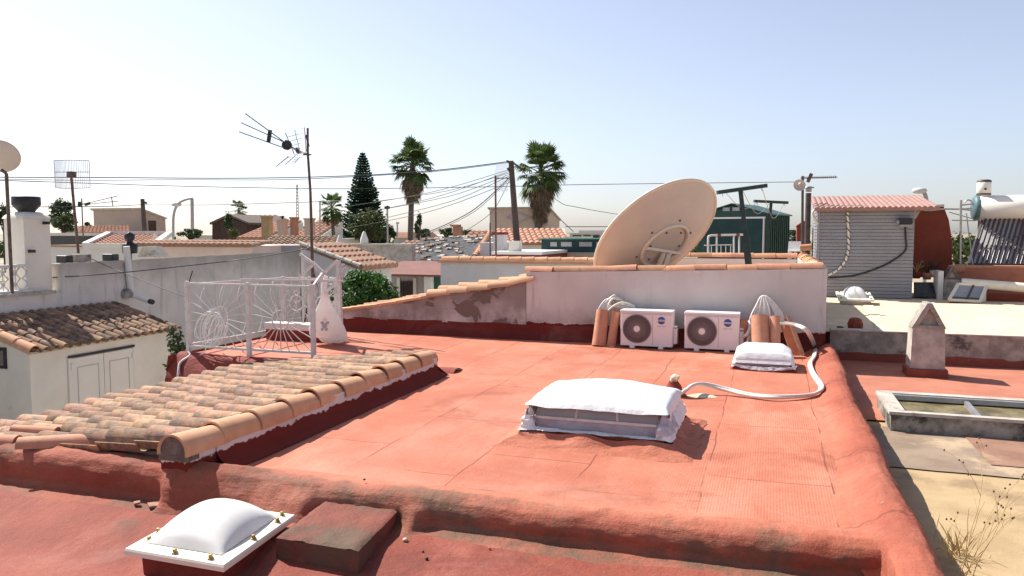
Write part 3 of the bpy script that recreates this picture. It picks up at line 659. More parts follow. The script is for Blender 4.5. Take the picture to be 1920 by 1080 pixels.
# ================================================================== small covered skylight near the right air conditioner
sm = thing('covered_skylight', (-.05, 10.0, 0), 'small skylight under white plastic in front of right air conditioner', 'skylight', 'skylights on the roofs')
SX0, SX1, SY0, SY1 = -.40, .26, 9.86, 10.52
b = MB()
def plf2(u, v):
    k = 4 * u; i = int(k) % 4; t = k - int(k); o = .06 * (1 - v)
    cs = [(SX0 - o, SY0 - o), (SX1 + o, SY0 - o), (SX1 + o, SY1 + o), (SX0 - o, SY1 + o)]; a, c = cs[i], cs[(i + 1) % 4]
    return V((lerp(a[0], c[0], t), lerp(a[1], c[1], t), .05 * v))
b.grid(plf2, 40, 4); b.build('plinth', 'redkerb', sm)
b = MB(); b.hexa([(SX0 + .04, SY0 + .02, .03), (SX1 - .04, SY0 + .02, .03), (SX1 - .04, SY1 - .03, .03), (SX0 + .04, SY1 - .03, .03)], [(SX0, SY0 - .015, .14), (SX1, SY0 - .015, .14), (SX1, SY1, .14), (SX0, SY1, .14)]); b.build('curb', 'hem', sm)
def cov2(u, v):
    a, c = (u - .5) * 2, (v - .5) * 2; e = max(abs(a), abs(c))
    h = min(1, max(0, (1 - abs(a)) / .42)) ** .7 * min(1, max(0, (1 - abs(c)) / .4)) ** .7
    z = .155 + .115 * h + .006 * nz((a * 4, c * 4, 6))
    if e > .88: z = .165 - (e - .88) / .12 * (.075 + .05 * (abs(a) > .88))
    return V(((SX0 + SX1) / 2 + a * .385 * (1 - .02 * (e > .97)), (SY0 + SY1) / 2 + c * .37, z))
b = MB(); b.grid(cov2, 44, 44); b.build('cover', 'sheet', sm)
def hem2(u, v):
    x = lerp(SX0 - .05, SX1 + .06, u); s = math.sin(u * math.pi)
    return V((x, SY0 - .055 - .04 * s * (1 - v) + .01 * nz((x * 20, v * 4, 2)), lerp(.075 - .058 * s ** .5, .095 - .04 * s ** .5, v) + .008 * nz((x * 14, v, 4))))
b = MB(); b.grid(hem2, 60, 5); b.build('plastic_hem', 'hem', sm)

# ================================================================== air conditioners
def make_ac(x0, y0, label):
    w, d, h = .762, .285, .525
    r = thing('air_conditioner', (x0, y0, 0), label, 'air conditioner', 'outdoor air conditioning units by the back wall')
    z0 = .035
    b = MB(); b.rbox(x0, x0 + w, y0, y0 + d, z0, z0 + h - .03, .018); b.build('casing', 'ac_case', r)
    b = MB(); b.rbox(x0 - .006, x0 + w + .006, y0 - .008, y0 + d + .006, z0 + h - .03, z0 + h, .012); b.build('lid', 'ac_case', r)
    b = MB(); b.bar((x0 + .475, y0 - .001, z0 + .02), (x0 + .475, y0 - .001, z0 + h - .05), .005, .006)
    b.bar((x0 + .02, y0 - .001, z0 + h - .055), (x0 + .46, y0 - .001, z0 + h - .055), .006, .006); b.bar((x0 + .49, y0 - .001, z0 + h - .055), (x0 + w - .02, y0 - .001, z0 + h - .055), .006, .006)
    b.build('panel_seam', 'ink', r)
    cx, cz, rad = x0 + .245, z0 + .252, .205
    b = MB(); b.lathe((cx, y0 - .002, cz), [(0.001, .0), (rad, .0), (rad + .012, -.004)], 48, (0, -1, 0)); fd = b.build('fan_shade_disc', 'fan_dark', r)  # flat dark disc stands in for the shaded hollow behind the grille
    g = MB()
    for k in range(38):
        a0 = 2 * math.pi * k / 38; pts = []
        for j in range(9):
            t = j / 8; rr = lerp(.035, rad, t); a = a0 - 1.15 * t ** .8
            pts.append((cx + rr * math.cos(a), y0 - .008 - .012 * math.sin(t * 3.1), cz + rr * math.sin(a)))
        g.tube(pts, .0042, 5)
    g.torus((cx, y0 - .010, cz), rad, .007, (0, 1, 0), 48, 6); g.torus((cx, y0 - .016, cz), .12, .003, (0, 1, 0), 40, 5)
    g.build('fan_grille', 'grille', r)
    b = MB(); b.lathe((cx, y0 - .010, cz), [(.047, 0), (.046, .012), (.038, .016), (.001, .017)], 24, (0, -1, 0)); b.build('fan_hub', 'ac_case', r)
    bx, bz = x0 + .60, z0 + .385
    b = MB(); b.lathe((bx, y0 - .002, bz), [(.055, 0), (.055, .003), (.001, .0035)], 32, (0, -1, 0)); bd = b.build('badge', 'blue_badge', r)
    b = MB(); b.box(bx - .066, bx + .066, y0 - .0075, y0 - .006, bz - .011, bz + .011); b.build('badge_band', 'ac_case', bd)
    b = MB()
    for k in range(6): b.box(bx - .045 + k * .016, bx - .034 + k * .016, y0 - .0085, y0 - .0078, bz - .006, bz + .006)
    b.build('badge_mark', 'blue_badge', bd)
    b = MB(); u = bx - .06
    for wd in (.012, .007, .010, .009, .011, .008, .010, .006, .009): b.box(u, u + wd, y0 - .0035, y0 - .0025, bz - .092, bz - .080); u += wd + .005
    b.build('printed_line', 'ink', r)
    b = MB(); b.rbox(x0 + w, x0 + w + .055, y0 + .08, y0 + .24, z0 + .04, z0 + .26, .01); b.build('valve_cover', 'ac_case', r)
    for k in range(2):
        b = MB(); b.tube([(x0 + w, y0 + .13 + .07 * k, z0 + .29), (x0 + w + .05, y0 + .13 + .07 * k, z0 + .285)], .016, 10); b.build('valve', 'brass' if k else 'white_plastic', r)
    for u in (.16, .58):
        b = MB(); b.rbox(x0 + u - .02, x0 + u + .05, y0 - .02, y0 + d + .02, 0, z0 + .002, .006); b.build('foot', 'ac_case', r)
make_ac(-2.10, 11.22, 'white outdoor air conditioner beside the single left pair of upright tiles')
make_ac(-1.17, 11.22, 'white outdoor air conditioner beside the tall pipe arch and three upright tiles')

# ================================================================== upright roof tiles shielding pipe runs
def upright(foot, top, r, face, label, mt='tile', arc=190):
    b = MB(); barrel(b, foot, top, r * 1.02, r * .94, up=face, n=12, th=.014, arc=arc)
    single(b, 'upright_tile', mt, foot, label, 'roof tile', 'clay tiles stood upright round the pipes')
upright((-2.43, 11.26, .0), (-2.395, 11.38, .53), .105, (-.2, -1, .2), 'leftmost upright clay tile, rounded back to the camera, white pipes on top')
upright((-2.27, 11.30, .0), (-2.22, 11.40, .51), .085, (.95, -.3, 0), 'edge-on upright clay tile between its round-backed neighbour and left air conditioner')
upright((-.10, 11.02, .0), (-.14, 11.22, .53), .125, (-.15, -1, .2), 'broad upright clay tile behind the small white skylight, fan of pipes above')
upright((.09, 11.00, .0), (.075, 11.2, .53), .085, (-.8, -.6, 0), 'narrow upright clay tile directly right of the broad one')
upright((.36, 11.16, .0), (.17, 11.34, .50), .105, (.75, .5, 0), 'clay tile leaning left in shade at the far right of the pipes')
upright((-.43, 11.42, .12), (-.33, 11.46, .44), .10, (-.3, -1, 0), 'clay tile half hidden between right air conditioner and the broad upright tile')

def pipes(name, runs, r, label, mt='hose'):
    o = runs[0][0]; t = thing(name, o, label, 'pipes', 'pipe bundles at the back wall')
    for k, pts in enumerate(runs):
        b = MB(); b.tube(spline(pts, 7), r if k % 3 else r * 1.15, 7); b.build('pipe', mt if k % 4 else 'conduit', t)
    return t
rg = random.Random(4)
runs = []
for k in range(7):
    o = k / 6.; dx = lerp(-.07, .06, o)
    runs.append([(-2.40 + dx, 11.42, .30), (-2.40 + dx, 11.42, .52), (-2.33 + dx * .8, 11.47, .66 + .03 * rg.random()), (-2.25 + dx, 11.53, .745 - .02 * abs(k - 3)), (-2.22 + dx * 1.3, 11.58, .66), (-2.21 + dx, 11.60, .45)])
for k in range(5):
    runs.append([(-2.36, 11.42 + .02 * k, .40), (-2.30, 11.40 + .02 * k, .545 + .01 * k), (-2.14, 11.46 + .02 * k, .635 - .03 * k + .01 * rg.random()), (-1.97, 11.53, .60 - .03 * k), (-1.94, 11.56, .50 - .03 * k), (-2.0, 11.58, .36)])
pipes('pipe_bundle', runs, .014, 'white lagged pipes looping over the left pair of upright tiles')
runs = []
for k in range(10):
    o = k / 9.; s_ = (o - .5) * 2
    runs.append([(-.30 + .30 * o, 11.36, .12 + .28 * (o > .12)), (-.27 + .27 * o, 11.37, .46), (-.19 + .16 * o, 11.44, .66), (-.12 + .04 * o, 11.50, .785 + .008 * rg.random()), (-.03 + .07 * o, 11.47, .70), (.06 + .12 * o * .8, 11.42, .54), (.10 + .09 * o, 11.38, .30)])
pipes('pipe_bundle', runs, .014, 'tall arch of white lagged pipes between broad and narrow upright tiles')
b = MB(); b.tube(spline([(-.36, 11.30, .22), (-.30, 11.22, .28), (-.27, 11.3, .36), (-.28, 11.38, .44)], 6), .024, 8)
b.tube(spline([(-.385, 11.33, .1), (-.31, 11.24, .14), (-.28, 11.30, .24)], 6), .018, 8)
single(b, 'drain_bend', 'conduit', (-.36, 11.3, .1), 'short white pipe bends coming out beside right air conditioner', 'pipe')

# long lagged hose lying across the roof to its mortar mound
hp = [P(1462, 606, Y=11.1), P(1490, 610, Y=11.1), P(1512, 622, Y=11.0)]
for px, py, z in ((1526, 652, .06), (1525, 668, .06), (1517, 683, .05), (1523, 702, .04), (1538, 726, .05), (1528, 738, .03), (1500, 744, .03), (1450, 746, .03), (1400, 741, .03), (1355, 730, .06), (1318, 722, .10), (1296, 724, .11), (1282, 734, .07), (1272, 742, .02)):
    hp.append(P(px, py, Z=z))
hs = spline(hp, 8); t = thing('lagged_hose', hp[4], 'cream lagged pipe pair snaking across red roof to a mortar mound', 'pipe')
for k, off in enumerate((V((0, 0, .0)), V((.026, .018, .012)))):
    b = MB(); b.tube([p + off + V((0, 0, .004 * nz(p * 3))) for p in hs], .0165, 9); b.build('pipe', 'hose' if k == 0 else 'conduit', t)
c = P(1262, 741, Z=0); mm = thing('mortar_mound', c, 'small painted mortar mound with a pale pipe stub at the hose end', 'mortar mound')
b = MB(); b.grid(lambda u, v: V((c.x + math.cos(u * 6.2832) * lerp(.17, .045, v ** .7) * (1 + .25 * nz((math.cos(u * 6.28), math.sin(u * 6.28), v * 2))), c.y + math.sin(u * 6.2832) * lerp(.17, .045, v ** .7) * (1 + .25 * nz((math.cos(u * 6.28), math.sin(u * 6.28), v * 2 + 3))), lerp(-.01, .15, v))), 28, 10)
b.build('mound', 'redkerb', mm)
b = MB(); b.tube(spline([(c.x, c.y, .10), (c.x, c.y, .17), (c.x + .02, c.y - .015, .195), (c.x + .05, c.y - .03, .18)], 5), .034, 10); b.build('pipe_stub', 'mortar_pale', mm)
b = MB(); q = P(1318, 742, Z=.004); b.grid(lambda u, v: V((q.x + math.cos(u * 6.2832) * .15 * v * (1 + .4 * nz((math.cos(u * 6.28), math.sin(u * 6.28), 1))), q.y + math.sin(u * 6.2832) * .10 * v * (1 + .4 * nz((math.cos(u * 6.28), math.sin(u * 6.28), 4))), .022 * (1 - v ** 2) + .002)), 24, 6)
b.build('mortar_patch', 'mortar_pale', mm)
# ================================================================== back wall and the roof block behind it
bw = thing('boundary_wall', (-1.5, 11.8, -2.5), 'pinkish white back wall behind the air conditioners, topped with orange clay tiles', 'wall')
b = MB(); b.grid(lambda u, v: V((lerp(-3.70, .745, u), 11.65 + .008 * nz((lerp(-3.7, .745, u) * 1.4, v * 1.2, 4)), lerp(-.3, lerp(1.07, 1.185, u), v))), 80, 24)
b.box(-3.70, .745, 11.662, 11.86, -2.5, 1.05); b.hexa([(-3.70, 11.66, 1.04), (.745, 11.66, 1.04), (.745, 11.86, 1.04), (-3.70, 11.86, 1.04)], [(-3.70, 11.651, 1.07), (.745, 11.651, 1.185), (.745, 11.86, 1.185), (-3.70, 11.86, 1.07)])
b.box(.53, .743, 11.863, 18.0, -2.5, 1.16)
b.build('wall', 'wall_ac', bw)
def coping(p, q, n, r, name, parent, mt, seed=1, arc=150, jit=.01, skip=()):
    rg = random.Random(seed); p, q = V(p), V(q); b = MB()
    for k in range(n):
        if k in skip: continue
        a, c = p.lerp(q, k / n), p.lerp(q, (k + 1.06) / n); j = lambda: V((0, rg.uniform(-jit, jit), rg.uniform(-jit, jit) * .6))
        barrel(b, a + j(), c + j(), r * .96, r * 1.04, n=8, th=.016, arc=arc)
    return b.build(name, mt, parent)
coping((-3.74, 11.755, 1.05), (.66, 11.755, 1.16), 10, .104, 'coping_tiles', bw, 'tile', 2, 150, .016)
coping((.64, 17.9, 1.15), (.64, 11.95, 1.16), 12, .12, 'side_coping', bw, 'tile_pale', 3)
b = MB(); c_ = (.57, 11.86, 1.15)
b.lathe(c_, [(.19, -.03), (.18, .06), (.12, .12), (.001, .135)], 14); b.build('mortar_corner', 'mortar_pale', bw)

lw = thing('boundary_wall', (-5.4, 11.8, -2.5), 'low sloping back wall with peeling plaster patches left of the pinkish wall', 'wall')
TOP = [(-7.25, .33), (-6.6, .41), (-5.9, .53), (-5.2, .665), (-4.5, .76), (-3.95, .84), (-3.705, .97)]
def topz(x):
    for (a, za), (c, zc) in zip(TOP, TOP[1:]):
        if x <= c: return lerp(za, zc, (x - a) / (c - a))
    return TOP[-1][1]
b = MB()
b.grid(lambda u, v: V((lerp(-7.25, -3.705, u), 11.646 + .012 * nz((lerp(-7.2, -3.7, u) * 1.8, v * 2, 2)), lerp(-.3, topz(lerp(-7.25, -3.705, u)) + .012 * nz((u * 22, 1, 1)), v))), 90, 24)
xs = [lerp(-7.25, -3.705, k / 12) for k in range(13)]
for x0, x1 in zip(xs, xs[1:]):
    b.hexa([(x0, 11.664, -2.5), (x1, 11.664, -2.5), (x1, 11.86, -2.5), (x0, 11.86, -2.5)], [(x0, 11.660, topz(x0)), (x1, 11.660, topz(x1)), (x1, 11.86, topz(x1)), (x0, 11.86, topz(x0))])
b.build('wall', 'wall_peel', lw)
b = MB(); rg = random.Random(8); x = -7.25
while x < -5.35:
    w = rg.uniform(.36, .5); z0, z1 = topz(x) + .0, topz(min(x + w, -3.71))
    b.hexa([(x, 11.615, z0 - .012), (x + w - .008, 11.615, z1 - .012), (x + w - .008, 11.88, z1 - .012), (x, 11.88, z0 - .012)], [(x, 11.61, z0 + .035), (x + w - .008, 11.61, z1 + .028), (x + w - .008, 11.88, z1 + .035), (x, 11.88, z0 + .04)]); x += w
b.build('coping_slabs', 'tile_pale', lw)
b = MB(); rg = random.Random(9); x = -5.42; k = 0
while x < -3.85:
    w = .42; z0, z1 = topz(x), topz(min(x + w, -3.72))
    barrel(b, (x + w, 11.70 + rg.uniform(-.02, .02), z1 - .02), (x, 11.70 + rg.uniform(-.02, .02), z0 + .0), .105, .125, n=8, th=.018, arc=170)
    barrel(b, (x + w + .1, 11.93, z1 + .03), (x + .1, 11.93, z0 + .06), .10, .12, n=8, th=.018, arc=170)
    x += w * .86; k += 1
b.build('verge_tiles', 'tile_pale', lw)
b = MB(); tiles(b, (-3.75, 12.1, .82), (0, 3.0, 0), (-3.4, 0, -.58), 12, 8, .1, .33, rng=random.Random(12), n=5)
b.build('tile_slope', 'tile', lw)

# roof block that carries the big dish (its front is the back wall)
blk = thing('flat_roof_house', (-1.5, 15, -2.5), 'low flat roofed block behind the back wall carrying the big dish', 'house')
b = MB(); b.box(-3.69, .52, 11.87, 18.0, -2.5, .86); b.build('wall', 'white_wall', blk)
b = MB(); b.box(-3.69, .52, 17.75, 17.98, .86, 1.12); b.build('rear_parapet', 'white_wall', blk)
coping((-3.6, 17.86, 1.12), (.5, 17.86, 1.12), 9, .13, 'rear_coping', blk, 'tile', 6)
b = MB(); b.box(-3.66, .50, 11.9, 17.74, .862, .88); b.build('roof_surface', 'tile_pale', blk)

# ------------------------------------------------------------------ big dish
def sat_dish(c, n, up_hint, rad, depth, label, ring=True, mast=None, mt='dish', group='satellite dishes', name='satellite_dish', foot=None):
    c, n = V(c), V(n).normalized(); a = n.cross(V(up_hint)).normalized(); u = a.cross(n)
    t = thing(name, foot or c, label, 'satellite dish', group)
    q = Matrix((a, u, n)).transposed()
    def pt(x, y, z): return c + q @ V((x, y, z))
    def par(r): return depth * (r / rad) ** 2 - depth
    b = MB(); NR, NA = 18, 72
    b.grid(lambda v, w: pt(rad * v * math.cos(w * 2 * math.pi), rad * v * math.sin(w * 2 * math.pi), par(rad * v) - .012), NR, NA)
    b.grid(lambda v, w: pt(rad * v * math.cos(w * 2 * math.pi), rad * v * math.sin(w * 2 * math.pi), par(rad * v) + .012), NR, NA)
    b.build('reflector', mt, t)
    b = MB(); s_ = rad * .024
    b.tube([pt((rad + s_ * .4) * math.cos(2 * math.pi * k / 72), (rad + s_ * .4) * math.sin(2 * math.pi * k / 72), .0) for k in range(72)], s_, 8, closed=True)
    b.build('rim', 'dish_rim', t)
    return t, pt, par
dc_ = P(1230, 441, D=13.75)
right_h, up_h = CR, CU; vd = (dc_ - EYE).normalized()
nd = vd * .52 + (CR - vd * CR.dot(vd)).normalized() * (-.534) + (CU - vd * CU.dot(vd)).normalized() * .666
dish, pt, par = sat_dish(dc_, nd, (0, 0, 1), 1.235, .30, 'huge beige satellite dish seen from behind above the back wall', foot=(dc_.x, dc_.y, .88))
b = MB(); rr0 = .47; zc = par(rr0) - .03
b.tube([pt(rr0 * math.cos(2 * math.pi * k / 48), rr0 * math.sin(2 * math.pi * k / 48), zc) for k in range(48)], .032, 8, closed=True); b.build('rear_ring', 'dish_rim', dish)
b = MB(); b.bar(pt(-.46, -.02, zc - .03), pt(.46, -.16, zc - .03), .085, .05); b.bar(pt(.14, -.12, zc - .05), pt(.14, -.62, zc - .22), .11, .07); b.bar(pt(.0, -.1, zc - .06), pt(.02, -.5, zc - .16), .07, .05)
b.build('mount_bracket', 'dish_rim', dish)
for k in range(12):
    w = 2 * math.pi * k / 12; rb_ = .56 if k % 2 else .36; p = pt(rb_ * math.cos(w), rb_ * math.sin(w), par(rb_) - .012); b = MB(); b.lathe(p, [(.022, 0), (.016, .016), (.001, .018)], 8, -nd); b.build('bolt', 'rust_metal', dish)
f0 = pt(.1, -.5, zc - .2); b = MB(); b.tube([f0, (f0.x, f0.y + .05, .88)], .07, 14); b.lathe((f0.x, f0.y + .05, .88), [(.22, 0), (.22, .015), (.0705, .02)], 20); b.build('mount_pole', 'dish_rim', dish)

# ------------------------------------------------------------------ green washing line posts
def tpost(bx, by, tx, ty, lx, ly, rx, ry, D, label, w, base_z):
    p0 = P(bx, by, D=D); p1 = P(tx, ty, D=D); d = (p1 - p0); foot = p0 + d * ((base_z - p0.z) / d.z)
    t = thing('line_post', foot, label, 'washing line post', 'green washing line posts')
    b = MB(); b.bar(foot, p0.lerp(p1, .35), w * 1.5, w * 1.5, (0, 1, 0)); b.bar(p0.lerp(p1, .3), p1, w, w, (0, 1, 0)); b.build('post', 'green_paint', t)
    b = MB(); a, c = P(lx, ly, D=D - .05), P(rx, ry, D=D + .02); b.bar(a, c, w * 1.35, w * .9); b.build('crossbar', 'green_paint', t)
    b = MB()
    for q in (.1, .9): p = a.lerp(c, q); b.tube([p, p + V((0, 0, -.07)), p + V((.02, 0, -.09))], .006, 5)
    b.build('hook', 'grey_metal', t); return a, c
a1, c1 = tpost(1403, 490, 1388, 353, 1345, 361, 1437, 348, 15.2, 'larger green T shaped line post just right of the big dish', .085, .88)
a2, c2 = tpost(1437, 489, 1446, 379, 1414, 377, 1477, 380, 17.3, 'smaller green T shaped line post in front of the green shed corner', .065, .88)
for k, q in enumerate((.15, .5, .9)):
    p, e = a1.lerp(c1, q), a2.lerp(c2, q); m = (p + e) / 2 + V((0, 0, -.25 - .12 * k))
    b = MB(); b.tube(spline([p, m, e], 8), .006, 5)
    single(b, 'washing_line', 'grey_metal', p, 'slack thin washing line between the two green T posts', 'washing line', 'washing lines between the green posts')

# ================================================================== white iron railing round the stair opening
rail = thing('stair_railing', (-6.6, 8.6, 0), 'white wrought iron railing with sunburst panels round the stair head', 'railing')
def panel(p, q, zb0, zt0, posts, nray=22, rc=.125, th=.018, feet=True):
    p, q = V(p), V(q); L = (q - p).length; d = (q - p) / L
    def at(s, z): return p + d * s + V((0, 0, z))
    b = MB(); b.bar(at(0, zt0), at(L, zt0), .04, .025); b.bar(at(0, zb0), at(L, zb0), .03, .03); b.build('rails', 'white_metal', rail)
    for s in posts: b = MB(); b.bar(at(s, -.03), at(s, zt0 + .03), .05, .05, d); b.build('post', 'white_metal', rail)
    for s0, s1 in zip(posts, posts[1:]):
        cx, cz = (s0 + s1) / 2, (zb0 + zt0) / 2 - .02; hw, hh = (s1 - s0) / 2, (zt0 - zb0) / 2 + .02
        b = MB(); b.tube([at(cx + rc * math.cos(2 * math.pi * k / 24), cz + rc * math.sin(2 * math.pi * k / 24)) for k in range(24)], .0095, 6, closed=True)
        for k in range(nray):
            w = 2 * math.pi * (k + .5) / nray; c, s = math.cos(w), math.sin(w); e = min(hw / max(abs(c), 1e-4), (hh if s < 0 else zt0 - cz) / max(abs(s), 1e-4)); 
            e1 = at(cx + c * e, min(max(cz + s * e, zb0), zt0)); b.bar(at(cx + c * rc, cz + s * rc), e1, .010, .010)
        b.bar(at(cx, cz - rc), at(cx, cz + rc * .7), .014, .014); b.bar(at(cx, cz - rc * .1), at(cx - rc * .4, cz + rc * .4), .012, .012); b.bar(at(cx, cz - rc * .1), at(cx + rc * .4, cz + rc * .4), .012, .012)
        b.build('sunburst_panel', 'white_metal', rail)
panel((-7.62, 8.56, .03), (-5.62, 8.56, .03), .10, .97, [0, 1.0, 2.0])
panel((-7.62, 10.75, .03), (-6.62, 10.75, .03), .15, .92, [0, .5, 1.0], 12)
b = MB()
for z in (.12, .95): b.bar((-7.62, 8.56, z + .03), (-7.62, 10.75, z), .03, .03)
for k in range(5):
    y = 8.9 + k * .4; b.tube([(-7.62, y + .09 * math.sin(j * .7), .15 + j * .085) for j in range(10)], .008, 5)
b.build('side_panel', 'white_metal', rail)
b = MB(); b.bar((-5.62, 8.56, 1.0), P(604, 512, Y=10.2), .025, .025); b.bar((-7.62, 9.7, .99), (-5.85, 9.7, 1.0), .025, .025)
b.build('hand_rail', 'white_metal', rail)
# scrolls in the back panel
b = MB()
for k in range(7):
    x = -7.5 + k * .17; b.tube([(x + .06 * math.cos(j * .5) * (1 - j / 22), 10.70, .72 + .06 * math.sin(j * .5) * (1 - j / 22)) for j in range(16)], .008, 5)
b.build('scrolls', 'white_metal', rail)
# gate posts with braces and a scroll at the stair side
g0, g1 = P(604, 640, Z=.02), P(640, 636, Z=.02)
gate = thing('gate_frame', g1, 'narrow white iron gate frame with diagonal braces and scroll behind the white bag', 'gate')
yq = 10.0
def G(x, y, Y=10.2): return P(x, y, Y=Y)
b = MB(); b.bar(G(640, 640), G(634, 488), .055, .055, (0, 1, 0)); b.build('post', 'white_metal', gate)
b = MB(); b.bar(G(608, 640), G(604, 508), .06, .06, (0, 1, 0)); b.build('post', 'white_metal', gate)
b = MB()
for (x0, y0, x1, y1) in ((606, 513, 633, 488), (607, 551, 634, 527), (622, 572, 637, 558), (562, 476, 586, 493), (586, 491, 606, 511), (560, 520, 586, 497), (590, 500, 606, 513)): b.bar(G(x0, y0), G(x1, y1), .04, .03, (0, 1, 0))
b.build('brace', 'white_metal', gate)
b = MB(); b.tube([G(645 + 9 * math.cos(j * .45 + 1.5) * (1 - j / 26), 508 - 13 * math.sin(j * .45 + 1.5) * (1 - j / 26)) for j in range(20)], .013, 6)
b.tube([G(621 + 9 * math.cos(j * .45) * (1 - j / 26), 528 - 9 * math.sin(j * .45) * (1 - j / 26)) for j in range(20)], .009, 6); b.build('scroll', 'white_metal', gate)
# low wall at the far side of the stair opening
lowr = thing('stair_wall', (-6.8, 10.4, 0), 'low white capped red wall beside the stair opening behind the railing', 'wall')
b = MB(); b.box(-7.60, -6.4, 10.25, 10.45, -.1, .17); b.build('wall', 'redkerb', lowr)
b = MB(); b.box(-7.62, -6.38, 10.23, 10.47, .17, .27); b.build('cap', 'white_wall', lowr)
# carrier bag
q = P(617, 646, Z=.0); bag = thing('carrier_bag', q, 'full white plastic carrier bag hanging from the railing corner post', 'bag')
TB = G(609, 551, 9.75)
def bagf(u, v):
    w = u * 2 * math.pi; r = [.05, .075, .12, .17, .215, .255, .285, .285, .05][min(8, int(v * 8))]; r2 = [.05, .075, .12, .17, .215, .255, .285, .285, .05][min(8, int(v * 8) + 1)]; r = lerp(r, r2, v * 8 - int(v * 8))
    fold = 1 + (.16 * math.cos(w * 5 + 1) + .08 * math.cos(w * 11)) * (1 - v) * .9 + .07 * nz((math.cos(w) * 2, math.sin(w) * 2, v * 3))
    c = TB.lerp(V((q.x, q.y, .02)), v)
    return c + V((ca * math.cos(w) * r * 1.0 - sa * math.sin(w) * r * .6, sa * math.cos(w) * r + ca * math.sin(w) * r * .6, .05 * math.cos(w) * -v * (v < .95)))
b = MB(); b.grid(bagf, 60, 32); b.build('bag_body', 'bag', bag)
b = MB(); b.tube(spline([TB, TB + V((-.02, .02, .14)), TB + V((.01, .03, .26))], 5), [.05 - .0022 * k for k in range(11)], 8); b.build('tied_neck', 'bag', bag)
fr_ = -(CF - V((0, 0, CF.z))).normalized()
pc = V((q.x, q.y, .02)).lerp(TB, .40)
b = MB(); o = pc + fr_ * .16
for k, (du, dv, s) in enumerate(((0, .09, .035), (-.035, .035, .03), (.04, .04, .03), (0, -.01, .04), (-.03, -.06, .025), (.03, -.06, .025))):
    b.lathe(o + CR * du + V((0, 0, dv)) + fr_ * (.012 - dv * .25), [(.001, .004), (s, 0)], 7, fr_ + V((0, 0, .35)))
b.build('printed_mark', 'ink', bag)
# coil of white cable on the railing
coil = MB(); rg = random.Random(2); cc = P(400, 608, Y=8.48)
for k in range(9):
    a0 = rg.uniform(-.5, .5); rx, rz_ = rg.uniform(.10, .22), rg.uniform(.16, .25); ox, oz = rg.uniform(-.10, .08), rg.uniform(-.10, .03); n = 30; t_ = rg.uniform(.2, .7)
    coil.tube([cc + V((ox + rx * math.cos(w), -.02 - .035 * rg.random() * 0 - .012 * math.sin(w * 2 + k), oz + rz_ * math.sin(w) + t_ * rx * math.cos(w))) for w in [2 * math.pi * j / n + a0 for j in range(n)]], .0055, 5, closed=True)
coil.tube(spline([cc + V((-.1, -.03, -.25)), cc + V((-.12, -.04, -.38)), P(372, 668, Y=8.5), P(356, 690, Y=8.4)], 6), .008, 5)
single(coil, 'cable_coil', 'white_plastic', cc, 'loose coil of white cable tied to the left railing panel', 'cable')
b = MB(); b.tube(spline([P(352, 660, Y=8.5), P(356, 667, Y=8.47), P(338, 680, Y=8.35), P(334, 700, Y=8.25), P(330, 722, Y=8.2)], 6), .016, 7)
single(b, 'white_conduit', 'white_metal', P(352, 660, Y=8.5), 'white conduit bending over the red kerb below the left railing post', 'conduit')
b = MB(); b.tube(spline([P(361, 508, Y=8.62), P(352, 545, Y=8.6), P(352, 600, Y=8.6), P(356, 660, Y=8.6)], 6), .008, 5)
single(b, 'black_cable', 'black', P(352, 600, Y=8.6), 'thin black cable running down the left railing post', 'cable')

# ================================================================== TV aerial mast
MY = 11.2
mt_ = P(577, 240, Y=MY); mb_ = P(588, 560, Y=MY); mb_ = V((mb_.x, MY, 0))
ant = thing('aerial_mast', mb_, 'tall leaning mast with a triple boom TV aerial above the railing', 'aerial', 'aerials on the roofs')
def Am(x, y, dy=0): return P(x, y, Y=MY + dy)
b = MB(); b.tube([mb_, Am(585, 470), Am(582, 360), Am(577, 285), mt_], [.028, .026, .022, .02, .018], 8); b.build('mast', 'rust_metal', ant)
b = MB()
for x, y in ((-.28, .1), (.22, .22), (.05, -.3)): b.bar((mb_.x + x, MY + y, .02), (mb_.x, MY, 1.05), .022, .022)
b.build('tripod', 'rust_metal', ant)
booms = [((460, 213), (545, 275)), ((452, 230), (545, 272)), ((448, 247), (540, 280))]
hub = Am(560, 283)
for (x0, y0), (x1, y1) in booms:
    p, q_ = Am(x0, y0, -.55), Am(x1, y1, -.08); bm = MB(); bm.bar(p, q_, .014, .014)
    d = (q_ - p).normalized(); s_ = d.cross(V((0, 0, 1))).normalized()
    for k in range(14):
        c = p.lerp(q_, (k + .3) / 14); bm.tube([c - s_ * .055, c + s_ * .055], .004, 4)
    bm.build('boom', 'dark_metal', ant)
b = MB(); b.tube([Am(533, 268, -.1), hub, Am(580, 290)], .015, 6); b.build('support_arm', 'grey_metal', ant)
for (x, y, r1, r2) in ((505, 255, .035, .10), (538, 272, .07, .075)):
    c = Am(x, y, -.2); b = MB(); b.bar(c + V((.02, 0, r2)), c - V((.02, 0, r2)), r1 * 1.3, .05); b.build('dipole', 'black', ant)
b = MB(); b.lathe(Am(538, 272, -.12), [(.001, -.05), (.07, -.05), (.085, 0), (.07, .05), (.001, .05)], 12, (0, 1, 0)); b.build('feed_disc', 'black', ant)
b = MB(); b.bar(Am(560, 286), Am(556, 278), .06, .05); b.build('junction_box', 'rust_metal', ant)
b = MB()
for (ax, ay, bx, by, dep) in ((554, 242, 571, 238, 0), (535, 249, 554, 242, 0)):
    pass
